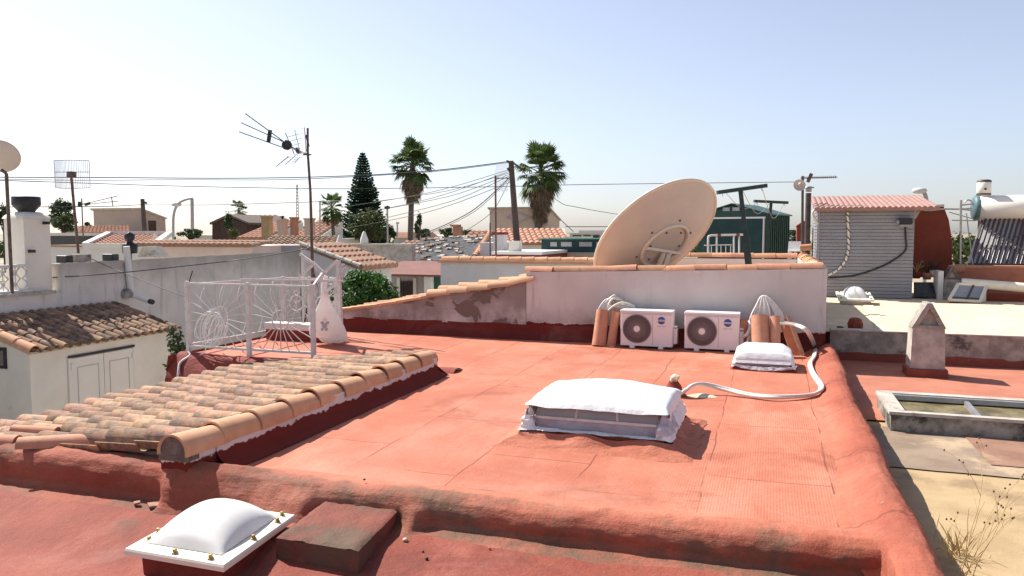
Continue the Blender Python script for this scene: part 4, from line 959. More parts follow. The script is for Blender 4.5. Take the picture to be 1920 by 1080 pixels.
def grid_(c4, n, m, name):
    b = MB(); p = [Am(*c) for c in c4]
    for k in range(n + 1): b.tube([p[0].lerp(p[1], k / n), p[3].lerp(p[2], k / n)], .0045, 4)
    for k in range(m + 1): b.bar(p[0].lerp(p[3], k / m), p[1].lerp(p[2], k / m), .014, .008)
    b.build(name, 'grey_metal', ant)
grid_([(535, 249, .1), (552, 290, .0), (574, 284, -.1), (571, 239, -.25)], 5, 2, 'upper_reflector')
grid_([(518, 312, .1), (541, 293, .0), (571, 286, -.1), (553, 305, -.25)], 5, 2, 'lower_reflector')
b = MB(); b.bar(Am(574, 253), Am(579, 275), .03, .02); b.bar(Am(568, 290), Am(583, 290), .03, .02); b.build('clamp', 'dark_metal', ant)

# citrus tree in the yard behind the railing
ct = P(684, 545, Y=14.0); tree = thing('citrus_tree', (ct.x, 14.0, -2.5), 'dense bright green rounded citrus tree behind the white gate', 'tree')
b = MB(); b.tube([(ct.x, 14, -2.5), (ct.x + .05, 14, -1.2), (ct.x, 14, .1)], [.10, .08, .05], 8)
for k in range(6):
    w = k * 1.05; b.tube([(ct.x, 14, -.7), (ct.x + .35 * math.cos(w), 14 + .35 * math.sin(w), .1), (ct.x + .5 * math.cos(w), 14 + .5 * math.sin(w), .5)], [.04, .025, .012], 6)
b.build('trunk', 'bark', tree)
b = MB(); rg = random.Random(21)
for k in range(46):
    w = rg.uniform(0, 6.28); e = rg.uniform(-.6, 1.45); c = V((ct.x + .60 * math.cos(w) * math.cos(e), 14 + .58 * math.sin(w) * math.cos(e), .27 + .52 * math.sin(e)))
    leaves(b, c, (.21, .21, .19), 130, .042, rg, .5)
leaves(b, (ct.x - .05, 14, .2), (.58, .55, .62), 1500, .045, rg, .35)
b.build('crown', 'leaf_orange', tree)

# ================================================================== yard on the left: grey house wall, tiled shed, chimney
GX = -11.8
gw = thing('grey_house', (GX - 2, 13, -2.5), 'grey weathered render house with long blank side wall above the tiled shed', 'house')
b = MB()
b.grid(lambda u, v: V((GX + .01 * nz((u * 14, v * 4, 2)), lerp(10.2, 17.4, u), lerp(-2.5, lerp(1.16, 1.21, u) + .015 * nz((u * 20, 3, 1)), v))), 60, 30)
b.box(GX - 5, GX - .015, 10.2, 17.38, -2.5, .25)
b.box(GX - .30, GX - .012, 10.22, 17.37, .2, 1.15)
b.box(GX - 5, GX - .02, 4.0, 10.19, -2.5, .66)
b.grid(lambda u, v: V((GX + .005, lerp(4.0, 10.2, u), lerp(-2.5, .655, v))), 20, 20)
b.build('wall', 'grey_wall', gw)
b = MB(); b.box(GX - .35, GX + .06, 4.0, 10.05, .655, .70); b.build('ledge', 'concrete', gw)
# pierced balustrade
bal = MB()
y0, y1 = 7.2, 9.66; z0, z1 = .70, 1.17
bal.box(GX - .12, GX - .02, y0, y1, z1 - .05, z1); bal.box(GX - .12, GX - .02, y0, y1, .702, .74)
k = 0; yy = y0
while yy < y1 - .1:
    for zc_ in (.84, 1.03):
        for s in (-1, 1): bal.tube([(GX - .07, yy + .11 + s * (.015 + .075 * math.sin(j * .52)), zc_ - .095 + j * .0316) for j in range(7)], .013, 5)
        bal.tube([(GX - .07, yy + .22, zc_ - .095), (GX - .07, yy + .22, zc_ + .095)], .012, 5)
    yy += .22
tag(bal.build('balustrade', 'white_wall', None, (GX, 8.4, .7)), 'pierced white block balustrade on the ledge left of the chimney', 'balustrade')
# chimney with black cowl
ch = thing('chimney', (-12.3, 9.8, .7), 'broad white plastered chimney with black cowl at the left', 'chimney', 'chimneys')
cy0, cy1 = P(47, 480, X=-11.93).y, P(96, 480, X=-11.93).y; cx1 = -11.93; cx0 = P(10, 480, Y=cy0).x
zt_ = P(60, 410, X=-11.93).z
b = MB(); b.box(cx0, cx1, cy0, cy1, .66, zt_); b.build('stack', 'cream_wall', ch)
cm = ((cx0 + cx1) / 2, (cy0 + cy1) / 2)
b = MB()
hx_, hy_ = (cx1 - cx0) / 2 + .02, (cy1 - cy0) / 2 + .02
def capf(u, v):
    k = u * 4; i = min(3, int(k)); t = k - i; q = [(1, -1), (1, 1), (-1, 1), (-1, -1), (1, -1)]
    x, y = lerp(q[i][0], q[i + 1][0], t), lerp(q[i][1], q[i + 1][1], t); f = 1 - .6 * v ** 1.4
    return V((cm[0] + x * hx_ * f, cm[1] + y * hy_ * f, zt_ + .12 * math.sin(v * 1.5)))
b.grid(capf, 16, 6)
b.build('cap', 'cream_wall', ch)
b = MB(); zc0 = zt_ + .08
b.lathe((cm[0], cm[1], zc0), [(.12, 0), (.13, .05), (.215, .15), (.22, .16), (.22, .29), (.21, .30), (.001, .30)], 16); b.build('cowl', 'black', ch)
b = MB()
for yq_, zq in ((cy1 - .12, zt_ - .07), (cy0 + .08, zt_ - .55)): b = MB(); b.bar((cx1, yq_, zq), (cx1 + .12, yq_, zq), .05, .05); b.build('bracket', 'black', ch)
# dish on pole by the chimney
pd = P(12, 325, D=12.6); pf = P(20, 490, D=12.6)
sd, pt2, par2 = sat_dish(P(0, 293, D=12.6), (-.55, .6, .5), (0, 0, 1), .285, .06, 'small beige dish on a rusty pole at the left edge beside the chimney')
b = MB(); b.tube([(pf.x, pf.y, .70), pf, pd], .027, 8); b.bar(pd + V((0, 0, .0)), P(2, 318, D=12.55), .05, .05); b.build('pole', 'rust_metal', sd)
# mesh dish aerial on tall pole
gp0, gp1 = P(147, 475, X=-12.1), P(133, 325, X=-12.1)
ga = thing('mesh_aerial', (gp0.x, gp0.y, 1.15), 'rectangular wire mesh aerial on a thin pole above the grey wall', 'aerial', 'aerials on the roofs')
b = MB(); b.tube([gp0, gp1], .024, 8); b.build('pole', 'rust_metal', ga)
cs = [P(101, 301, X=-12.3), P(167, 301, X=-12.3), P(169, 352, X=-12.3), P(104, 352, X=-12.3)]
b = MB()
def gpt(u, v): return cs[0].lerp(cs[1], u).lerp(cs[3].lerp(cs[2], u), v) + V((-.09 * math.sin(u * math.pi), 0, .012 * math.sin(u * math.pi) * (1 - 2 * v)))
for k in range(25): b.tube([gpt(k / 24, j / 4) for j in range(5)], .006 if 0 < k < 24 else .010, 4)
for v in (0, .42, 1): b.tube([gpt(k / 12, v) for k in range(13)], .009, 4)
b.build('mesh_reflector', 'zinc_light', ga)
b = MB(); b.bar(P(134, 322, X=-12.05), P(134, 333, X=-12.05), .12, .10); b.build('feed_box', 'rust_metal', ga)
for (x0, x1, y, l) in ((120, 134, 484, 'black box on the grey wall top at the foot of the mesh aerial'), (206, 220, 480, 'flat black box on the grey wall top left of the white pipe')):
    p, q = P(x0, y, X=GX - .15), P(x1, y, X=GX - .15); b = MB(); b.rbox(GX - .35, GX - .1, p.y, q.y, 1.16, 1.16 + .13, .02)
    single(b, 'black_box', 'black', ((p.x), p.y, 1.16), l, 'box')
b = MB(); c = P(140, 478, X=GX - .25); b.box(c.x - .15, c.x + .12, c.y - .02, c.y + .25, 1.16, 1.30); single(b, 'concrete_block', 'concrete_dark', (c.x, c.y, 1.16), 'concrete block weighing down the foot of the mesh aerial', 'block')
# white downpipe and metal outlet, coloured white to imitate sunlight on it
dpx = thing('downpipe', P(240, 545, X=GX + .05), 'white downpipe on the grey wall ending in a metal outlet', 'downpipe')
p0, p1 = P(237, 462, X=GX + .07), P(246, 552, X=GX + .07)
b = MB(); b.tube([p0, p1], .062, 12); b.build('pipe', 'white_wall', dpx)
b = MB(); b.tube([p1 + V((0, -.05, .0)), P(252, 555, X=GX + .15), P(284, 566, X=GX + .9)], .045, 10); b.build('outlet', 'white_plastic', dpx)
b = MB(); b.tube([P(281, 565, X=GX + .85), P(286, 566.5, X=GX + .93)], .049, 10); b.build('outlet_rim', 'black', dpx)
b = MB(); b.lathe(p1 + V((-.02, -.08, .02)), [(.10, -.08), (.12, 0), (.07, .09), (.001, .1)], 9); b.build('mortar_lump', 'concrete_dark', dpx)
b = MB(); c = P(243, 449, X=GX - .3); b.lathe((c.x, c.y, 1.16), [(.03, 0), (.03, .12), (.14, .13), (.15, .30), (.08, .33), (.05, .36), (.10, .42), (.10, .5), (.001, .56)], 12)
single(b, 'vent_cowl', 'black', (c.x, c.y, 1.16), 'black rotating vent cowl on the grey wall beside the white pipe', 'cowl')

# tiled lean-to shed with double doors
SXf, SY_0, SY_1 = -10.42, 8.42, 11.25
sh = thing('tiled_shed', (-11.1, 9.8, -2.4), 'cream lean-to shed with white double doors and mossy, shade-darkened clay tile roof', 'shed')
b = MB(); b.hexa([(GX + .02, SY_0, -2.4), (SXf, SY_0, -2.4), (SXf, SY_1, -2.4), (GX + .02, SY_1, -2.4)], [(GX + .02, SY_0, .31), (SXf, SY_0, -.09), (SXf, SY_1, -.09), (GX + .02, SY_1, .31)]); b.build('wall', 'cream_wall', sh)
b = MB(); tiles(b, (GX + .03, SY_0 + .05, .33), (0, SY_1 - SY_0 + .05, 0), (SXf - GX + .10, 0, -.42), 17, 5, .078, .33, rng=random.Random(31), n=7, lift=.026, jit=.004)
b.build('tile_roof', 'tile_dark', sh)
b = MB(); b.hexa([(GX + .03, SY_0 - .04, .30), (SXf + .05, SY_0 - .04, -.11), (SXf + .05, SY_1 + .06, -.11), (GX + .03, SY_1 + .06, .30)], [(GX + .03, SY_0 - .04, .335), (SXf + .05, SY_0 - .04, -.075), (SXf + .05, SY_1 + .06, -.075), (GX + .03, SY_1 + .06, .335)]); b.build('eave_bed', 'coping', sh)
b = MB()
for k in range(4):
    t0, t1 = k / 4, (k + 1.12) / 4; p, q = V((GX + .1, SY_0 - .02, .36)), V((SXf + .1, SY_0 - .02, -.05)); barrel(b, p.lerp(q, t0), p.lerp(q, min(t1, 1.02)), .085, .1, n=8, th=.016, arc=200)
b.build('verge_tiles', 'tile_pale', sh)
dy0, dy1 = P(132, 700, X=SXf).y, P(249, 700, X=SXf).y; dz = -.27
dm = (dy0 + dy1) / 2
b = MB(); b.box(SXf + .002, SXf + .03, dy0 - .04, dy1 + .04, dz, dz + .035); b.build('door_head', 'black', sh)
for a, c in ((dy0 - .05, dy0), (dy1, dy1 + .05)): b = MB(); b.box(SXf + .003, SXf + .03, a, c, -2.39, dz); b.build('door_jamb', 'door_white', sh)
for k, (a, c) in enumerate(((dy0 + .003, dm - .006), (dm + .006, dy1 - .003))):
    b = MB(); b.box(SXf + .004, SXf + .028, a, c, -2.38, dz - .012); d = b.build('door', 'door_white', sh)
    b = MB(); w = .1
    for z0_, z1_ in ((-1.25, dz - .16), (-2.28, -1.35)):
        b.box(SXf + .0285, SXf + .0345, a + w, a + w + .012, z0_, z1_); b.box(SXf + .0285, SXf + .0345, c - w - .012, c - w, z0_, z1_); b.box(SXf + .0285, SXf + .0345, a + w + .012, c - w - .012, z1_ - .012, z1_)
    b.build('door_panel', 'ink', d)
    for z in (dz - .14, -1.9): b = MB(); b.box(SXf + .0285, SXf + .045, (a - .02) if k == 0 else c - .03, (a + .03) if k == 0 else c + .02, z - .05, z + .05); b.build('hinge', 'door_white', d)
b = MB(); p0, p1 = P(-10, 690, Y=SY_0 - .012), P(11, 652, Y=SY_0 - .012); b.box(p0.x, p1.x, SY_0 - .02, SY_0 - .002, p0.z, p1.z); pl = b.build('plaque', 'black', sh)
b = MB(); b.box(p0.x + .05, p1.x - .05, SY_0 - .026, SY_0 - .021, p0.z + .05, p1.z - .05); b.build('plaque_tile', 'azulejo', pl)
# plant in the yard
pb = P(333, 690, X=-8.6); pt_ = thing('yard_shrub', (pb.x, pb.y, -2.4), 'slim dark green shrub growing between shed and railing', 'shrub')
b = MB(); b.tube([(pb.x, pb.y, -2.4), (pb.x, pb.y + .03, .1)], .02, 6); b.build('stem', 'bark', pt_)
b = MB(); rg = random.Random(5)
for k in range(22):
    z = -1.4 + k * .075; leaves(b, (pb.x + rg.uniform(-.1, .1), pb.y + rg.uniform(-.1, .1), z), (.20 - .006 * k, .20 - .006 * k, .12), 55, .035, rg, .3)
b.build('foliage', 'leaf_mid', pt_)
# ================================================================== neighbour on the right: lower floor, cream roof
NZ = -.22
nb = thing('neighbour_house', (5, 6, -2.5), 'lower neighbouring roof on the right with ochre and red patches', 'house')
b = MB(); b.box(.86, 11, -4, 12.6, -2.5, NZ - .03); b.box(.86, 11, 12.62, 26, -2.5, .17); b.build('wall', 'cream_wall', nb)
def floor_(x0, x1, y0, y1, z, mt, name, rag=0., n=60):
    b = MB(); b.grid(lambda u, v: V((lerp(x0, x1, u) + rag * nz((u * 9, v * 9, 5)) * (0 < u < 1), lerp(y0, y1, v) + rag * nz((lerp(x0, x1, u) * 2.2, v * 3, 8)), z + .004 * nz((lerp(x0, x1, u) * 2, lerp(y0, y1, v) * 2, 1)))), n, n); b.build(name, mt, nb)
floor_(.85, 11, -4, 9.4, NZ - .012, 'yellow_floor', 'ochre_screed')
floor_(.86, 9, 6.85, 8.3, NZ - .001, 'grey_patch', 'grey_patch', .06)
floor_(1.75, 9, 7.15, 8.3, NZ + .006, 'pink_patch', 'pink_patch', .05)
floor_(.86, 11, 8.5, 12.44, NZ + .008, 'red_old', 'red_floor', .03)
floor_(.80, 11, 12.5, 26, .20, 'beige_floor', 'cream_screed')
b = MB()
for x0, w in ((1.9, .18), (3.2, .14), (4.6, .2)): b.hexa([(x0 - .02 - .35, 12.62, .205), (x0 + w - .35, 12.62, .205), (x0 + w, 18.8, .205), (x0, 18.8, .205)], [(x0 - .02 - .35, 12.62, .212), (x0 + w - .35, 12.62, .212), (x0 + w, 18.8, .212), (x0, 18.8, .212)])
b.build('pale_seam', 'pale_mortar' if False else 'mortar_pale', nb)
lwl = thing('low_wall', (4, 12.5, NZ), 'low mould stained concrete wall with red skirting dividing cream and red floors', 'wall')
b = MB(); b.grid(lambda u, v: V((lerp(.86, 9, u), 12.42 + .02 * nz((u * 22, v * 3, 3)), lerp(NZ - .02, .235 + .01 * nz((u * 30, 1, 1)), v))), 120, 10); b.box(.86, 9, 12.44, 12.6, NZ - .02, .228); b.build('wall', 'concrete_dark', lwl)
b = MB(); b.grid(lambda u, v: V((lerp(.86, 9, u), 12.395 + .02 * v, lerp(NZ, NZ + .13 + .012 * nz((u * 30, 4, 1)), v))), 120, 4); b.build('skirting', 'skirt_red', lwl)
b = MB(); b.box(.862, 9, 12.41, 12.63, .231, .247); b.build('capping', 'coping', lwl)
# pointed concrete chimney
def gable_chimney(x0, x1, y0, y1, zb, ze, za, label, face, side, plinth=True):
    t = thing('pointed_chimney', ((x0 + x1) / 2, (y0 + y1) / 2, zb), label, 'chimney', 'pointed concrete chimneys')
    xm = (x0 + x1) / 2; tw = .04; f = .02
    b = MB(); b.hexa([(x0 - f, y0 - f, zb), (x1 + f, y0 - f, zb), (x1 + f, y1 + f, zb), (x0 - f, y1 + f, zb)], [(x0, y0, ze), (x1, y0, ze), (x1, y1, ze), (x0, y1, ze)]); b.build('stack', face, t)
    b = MB()
    b.prism([(x0 + .02, y0 + .05, ze), (x1 - .02, y0 + .05, ze), (xm + tw, y0 + .05, za - .02), (xm - tw, y0 + .05, za - .02)], (0, y1 - y0 - .1, 0)); b.build('hood_core', 'concrete', t)
    b = MB(); e = .05
    b.prism([(x0 - .015, y0 - .012, ze), (x0 + e, y0 - .012, ze), (xm, y0 - .012, za - .07), (xm, y0 - .012, za), (xm - tw * .7, y0 - .012, za)], (0, y1 - y0 + .024, 0))
    b.prism([(x1 + .015, y0 - .012, ze), (x1 - e, y0 - .012, ze), (xm, y0 - .012, za - .07), (xm, y0 - .012, za), (xm + tw * .7, y0 - .012, za)], (0, y1 - y0 + .024, 0))
    b.box(x0 + e, x1 - e, y0 - .010, y0 + .03, ze + .001, ze + .035); b.build('hood_slab', side, t)
    if plinth:
        b = MB(); b.rbox(x0 - .05, x1 + .05, y0 - .05, y1 + .05, zb, zb + .12, .012); b.build('plinth', 'skirt_red', t)
gable_chimney(1.79, 2.17, 11.28, 11.62, NZ, .44, .77, 'pointed concrete chimney standing on the red floor in front of the low wall', 'concrete', 'concrete_dark')
# long roof light box
LZ = P(1700, 773, Y=8.12).z; LYb = 9.15
ll = thing('long_rooflight', (2.6, 8.6, NZ), 'long low rooflight with stained glass and blackened concrete sides on right', 'skylight', 'skylights on the roofs')
lx0 = 1.13; lx1 = 4.6
b = MB(); b.box(lx0, lx1, 8.12, 8.20, NZ - .02, LZ - .03); b.box(lx0 + .001, lx0 + .14, 8.202, LYb, NZ - .02, LZ - .031); b.box(lx0 + .141, lx1, LYb - .12, LYb - .001, NZ - .02, LZ - .032); b.build('kerb', 'mould', ll)
b = MB(); b.box(lx0 - .02, lx1, 8.105, 8.19, LZ - .03, LZ); b.box(lx0 - .021, lx0 + .13, 8.191, LYb + .02, LZ - .03, LZ + .002); b.box(lx0 + .131, lx1, LYb - .1, LYb + .02, LZ - .03, LZ + .003); b.build('kerb_top', 'concrete', ll)
b = MB(); b.hexa([(lx0 + .14, 8.205, LZ - .13), (lx1, 8.205, LZ - .13), (lx1, LYb - .13, LZ - .08), (lx0 + .14, LYb - .13, LZ - .08)], [(lx0 + .14, 8.205, LZ - .115), (lx1, 8.205, LZ - .115), (lx1, LYb - .13, LZ - .065), (lx0 + .14, LYb - .13, LZ - .065)]); b.build('glass', 'dirty_glass', ll)
b = MB()
for x in (1.95, 2.9, 3.8): b.bar((x, 8.21, LZ - .095), (x, LYb - .12, LZ - .045), .045, .05)
b.bar((lx0 + .13, LYb - .14, LZ - .03), (lx1, LYb - .14, LZ - .03), .05, .05); b.build('glazing_bar', 'grey_metal', ll)
# small dome rooflight on the cream roof
q = P(1605, 572, Z=.2); sdm = thing('dome_skylight', q, 'small cream framed dome rooflight in shade before the grey slatted shed', 'skylight', 'skylights on the roofs')
hx = .34
b = MB(); b.box(q.x - hx + .06, q.x + hx - .06, q.y + .02, q.y + .7, .2, .30); b.build('kerb', 'concrete', sdm)
b = MB(); b.hexa([(q.x - hx, q.y - .03, .28), (q.x + hx, q.y - .03, .28), (q.x + hx, q.y + .78, .38), (q.x - hx, q.y + .78, .38)], [(q.x - hx, q.y - .03, .32), (q.x + hx, q.y - .03, .32), (q.x + hx, q.y + .78, .42), (q.x - hx, q.y + .78, .42)]); b.build('flange', 'flange', sdm)
b = MB(); b.grid(lambda u, v: V((q.x + (u - .5) * .46, q.y + .37 + (v - .5) * .58, .36 + (v - .5) * .07 + .20 * (max(0, 1 - abs(2 * u - 1) ** 2.4) * max(0, 1 - abs(2 * v - 1) ** 2.4)) ** .6)), 20, 20); b.build('bubble', 'dome', sdm)
for u, v in ((-.28, .05), (.28, .05), (-.28, .68), (.28, .68)):
    b = MB(); b.lathe((q.x + u, q.y + v, .325 + v * .125), [(.02, 0), (.02, .02), (.001, .021)], 8); b.build('bolt', 'brass', sdm)
# clay lump in the wall's shadow
q = P(1603, 616, Z=.2); b = MB(); b.lathe(q, [(.001, 0), (.11, 0), (.12, .07), (.09, .15), (.05, .17), (.001, .17)], 7, smooth=False); single(b, 'clay_block', 'rust_wall', q, 'broken red clay block lying in shade on the cream roof', 'block')
q = P(1575, 616, Z=.2); b = MB(); b.lathe(q, [(.001, 0), (.05, 0), (.05, .03), (.001, .04)], 7); single(b, 'clay_chip', 'black', q, 'small dark chip beside the broken clay block', 'chip')
# dry weed
wq = P(1808, 1078, Z=NZ); wd = thing('dry_weed', wq, 'dry straw coloured weed with small seed heads on the ochre floor', 'plant')
b = MB(); heads = []; rg = random.Random(13)
def stem(p, d, L, r, dep):
    pts = [V(p)]; d = V(d)
    for k in range(6):
        d = (d + V((rg.uniform(-.16, .16), rg.uniform(-.16, .16), rg.uniform(-.05, .09)))).normalized(); pts.append(pts[-1] + d * L / 6)
        if dep and k > 1 and rg.random() < .42: stem(pts[-1], (d + V((rg.uniform(-1, 1), rg.uniform(-1, 1), .3))).normalized(), L * .42, r * .6, dep - 1)
    b.tube(pts, [r * (1 - .1 * k) for k in range(7)], 4)
    if dep < 2: heads.append(pts[-1])
for k in range(8):
    w = rg.uniform(0, 6.28); stem(wq + V((.04 * math.cos(w), .05 * math.sin(w), 0)), (rg.uniform(-.5, .75), rg.uniform(-.35, .5), 1), rg.uniform(.34, .56), .0028, 2)
b.build('stems', 'straw', wd); 
for p in heads: hd = MB(); hd.lathe(p, [(.001, -.006), (.0065, 0), (.001, .008)], 6); hd.build('seed_head', 'straw_dark', wd)
b = MB()
gq = P(1795, 1040, Z=NZ)
for k in range(60):
    w = rg.uniform(0, 6.28); rr = abs(rg.gauss(0, .08)); p = gq + V((rr * math.cos(w) * .8, rr * math.sin(w) * 1.6, 0)); h = rg.uniform(.05, .15); l = V((rg.uniform(-.08, .08), rg.uniform(-.08, .08), 0)); s_ = V((.003, .001, 0))
    b.add([p - s_, p + s_, p + l * .6 + V((0, 0, h * .7)), p + l + V((0, 0, h))], [(0, 1, 2, 3)])
b.build('straw_clump', 'straw', wd)

# ------------------------------------------------------------------ grey slatted shed with red ribbed roof
SY = 19.3
sx0, sx1 = P(1533, 480, Y=SY).x, P(1712, 480, Y=SY).x; szt = P(1620, 392, Y=SY).z
ss = thing('slatted_shed', ((sx0 + sx1) / 2, SY + 1.2, .2), 'white slat clad shed in shade with a ribbed red roof', 'shed')
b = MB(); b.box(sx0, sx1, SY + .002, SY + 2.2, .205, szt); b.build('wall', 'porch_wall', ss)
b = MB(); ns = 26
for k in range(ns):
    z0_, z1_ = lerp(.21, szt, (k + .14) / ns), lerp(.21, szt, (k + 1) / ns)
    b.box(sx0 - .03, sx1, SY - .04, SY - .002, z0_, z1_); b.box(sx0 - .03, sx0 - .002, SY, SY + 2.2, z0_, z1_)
b.build('slats', 'slat_greyed', ss)
b = MB(); b.box(sx0 - .03, sx0 + .03, SY - .06, SY - .043, .21, szt); b.bar((sx0 + (sx1 - sx0) * .315, SY - .036, .21), (sx0 + (sx1 - sx0) * .315, SY - .036, szt), .025, .012); b.build('corner_trim', 'slat_greyed', ss)
b = MB(); rA = V((P(1520, 372, Y=SY + 2.3).x, SY + 2.3, P(1600, 369, Y=SY + 2.3).z)); rB = V((rA.x - .02, SY - .25, P(1600, 390, Y=SY - .25).z))
wavy_roof(b, rA, (P(1694, 368, Y=SY + 2.3).x - rA.x + .38, 0, 0), rB - rA, .115, .032, .45, False, 6); b.build('ribbed_roof', 'pantile_red', ss)
b = MB(); b.bar((sx0 - .03, SY - .12, szt - .0), (sx1 + .05, SY - .12, szt - .0), .05, .07); b.build('eave_beam', 'brown_wall', ss)
def Q(x, y, d=-.06): return P(x, y, Y=SY + d)
b = MB(); b.tube(spline([Q(1589, 398), Q(1590, 420), Q(1591, 450), Q(1590, 472), Q(1583, 492), Q(1568, 508), Q(1550, 517)], 8), .028, 8); tw = b.build('wrapped_pipe', 'hose', ss)
b = MB(); sp_ = spline([Q(1589, 398), Q(1590, 420), Q(1591, 450), Q(1590, 472), Q(1583, 492), Q(1568, 508), Q(1550, 517)], 14); hel = []
for k, p in enumerate(sp_):
    w = k * .9; hel.append(p + V((math.cos(w) * .03, math.sin(w) * .03, 0)))
b.tube(hel, .011, 5); b.build('black_wrap', 'black', tw)
b = MB(); b.tube(spline([Q(1697, 422), Q(1698, 445), Q(1697, 470), Q(1670, 491), Q(1640, 505), Q(1600, 517), Q(1553, 521)], 8), .018, 6); b.build('black_cable', 'black', ss)
b = MB(); p = Q(1698, 415, -.12); b.box(p.x - .13, p.x + .13, SY - .2, SY - .06, p.z - .07, p.z + .07); fl = b.build('flood_light', 'black', ss)
b = MB(); b.box(p.x - .13, p.x + .15, SY - .22, SY - .201, p.z - .12, p.z - .08); p2 = Q(1685, 416, -.12); b.lathe(p2, [(.001, -.06), (.06, -.03), (.06, .03), (.001, .06)], 10); b.build('sensor', 'slat_greyed', fl)
b = MB(); b.tube(spline([Q(1531, 392, -.1), Q(1524, 398, -.1), Q(1527, 410, -.1), Q(1533, 420, -.05)], 6), .03, 7); b.build('gutter_bend', 'white_wall', ss)
# flue, dish and yagi beside the shed
fq = P(1513, 470, Y=SY + .6); fx = thing('flue_pipe', (fq.x, SY + .6, .2), 'dark metal flue pipe left of the slatted shed', 'flue')
b = MB(); b.tube([(fq.x, SY + .6, .2), (fq.x, SY + .6, P(1513, 362, Y=SY + .6).z)], .065, 12); zt2 = P(1513, 362, Y=SY + .6).z; b.build('flue', 'dark_metal', fx)
b = MB(); b.lathe((fq.x, SY + .6, zt2 + .03), [(.07, 0), (.07, .09)], 12); b.lathe((fq.x, SY + .6, zt2 + .12), [(.13, 0), (.13, .02), (.001, .05)], 14); b.build('flue_cap', 'grey_metal', fx)
yq = P(1506, 470, Y=SY + .3); ym = thing('yagi_aerial', (yq.x, SY + .3, .2), 'horizontal comb aerial on a pole left of the slatted shed', 'aerial', 'aerials on the roofs')
b = MB(); b.tube([(yq.x, SY + .3, .2), P(1505, 330, Y=SY + .3)], .03, 8); b.build('pole', 'dark_metal', ym)
b = MB(); p, e = P(1501, 334, Y=SY + .3), P(1570, 332, Y=SY + .3); b.bar(p, e, .022, .022)
for k in range(16): c = p.lerp(e, .12 + k * .055); b.tube([c + V((0, -.12, .0)), c + V((0, .12, 0))], .008, 4); b.tube([c + V((0, 0, -.03)), c + V((0, 0, .04))], .007, 4)
b.build('boom', 'rust_metal', ym)
b = MB(); c = p.lerp(e, .25); b.bar(c + V((-.04, 0, -.1)), c + V((.04, 0, .1)), .09, .08); b.build('dipole', 'rust_metal', ym)
sd2, pt3, par3 = sat_dish(P(1499, 347, Y=SY + .2), (.25, -.95, .3), (0, 0, 1), .14, .05, 'tiny round dish on the comb aerial pole left of the slatted shed', mt='dish', foot=P(1499, 347, Y=SY + .2))
b = MB(); b.bar(P(1500, 348, Y=SY + .25), P(1506, 348, Y=SY + .3), .03, .03); b.build('arm', 'dark_metal', sd2)
b = MB(); b.lathe(pt3(0, 0, .06), [(.001, -.03), (.045, 0), (.03, .05), (.001, .06)], 10, (.25, -.95, .3)); b.build('feed_horn', 'coping', sd2)
# clutter on the roof edge by the shed
b = MB(); p = P(1506, 463, Y=SY + .1); b.tube([P(1500, 465, Y=SY), P(1522, 463, Y=SY)], .08, 10); single(b, 'clay_pipe', 'tile', P(1500, 465, Y=SY), 'short terracotta pipe lying left of the slatted shed', 'pipe')
wc = P(1490, 484, Y=19.6); tchair = thing('garden_chair', (wc.x, 19.6, wc.z - .1), 'white plastic garden chair left of the slatted shed', 'chair')
z = wc.z
b = MB(); b.box(wc.x - .15, wc.x + .15, 19.45, 19.8, z + .16, z + .19); b.build('seat', 'white_plastic', tchair)
b = MB(); b.hexa([(wc.x - .15, 19.78, z + .19), (wc.x + .15, 19.78, z + .19), (wc.x + .15, 19.81, z + .19), (wc.x - .15, 19.81, z + .19)], [(wc.x - .14, 19.86, z + .40), (wc.x + .14, 19.86, z + .40), (wc.x + .14, 19.89, z + .40), (wc.x - .14, 19.89, z + .40)]); b.build('backrest', 'white_plastic', tchair)
for dx in (-.14, .14):
    for dy in (.02, .3): b = MB(); b.bar((wc.x + dx, 19.47 + dy, z - .12), (wc.x + dx, 19.47 + dy, z + .16), .03, .03); b.build('leg', 'white_plastic', tchair)
hb = MB(); p = P(1494, 450, Y=21); r = P(1519, 450, Y=21); hb.box(p.x, r.x, 21, 21.8, .2, P(1500, 424, Y=21).z); hb.prism([(p.x - .03, 20.97, P(1500, 424, Y=21).z), (r.x + .03, 20.97, P(1500, 424, Y=21).z), ((p.x + r.x) / 2, 20.97, P(1500, 414, Y=21).z)], (0, .85, 0))
single(hb, 'small_hut', 'rust_wall', (p.x, 21, .2), 'little dark red hut behind the flue pipe', 'hut')
# brown red stair house with chamfered top
RY = 21.2
rw = thing('stair_house', P(1748, 500, Y=RY), 'brown red blind wall with chamfered upper corners right of the slatted shed', 'building')
poly = [(1706, 520), (1706, 415), (1727, 388), (1769, 386), (1779, 412), (1785, 450), (1785, 520)]
b = MB(); b.prism([P(x, y, Y=RY) for x, y in poly], (0, 1.6, 0)); b.build('wall', 'rust_wall', rw)
b = MB(); b.bar(P(1713, 409, Y=RY - .03), P(1725, 389, Y=RY - .03), .10, .05, (0, 1, 0)); b.bar(P(1726, 387.5, Y=RY - .03), P(1770, 385.5, Y=RY - .03), .06, .09, (0, 1, 0)); b.build('edge_trim', 'coping', rw)
b = MB(); b.tube(spline([P(1712, 391, Y=RY - .1), P(1740, 395, Y=RY - .1), P(1770, 392, Y=RY - .1), P(1800, 392, Y=RY - .1), P(1822, 390, Y=RY - .1)], 5), .022, 6); single(b, 'slack_cable', 'grey_metal', P(1740, 395, Y=RY - .1), 'slack grey cable across the top of the brown red wall', 'cable')
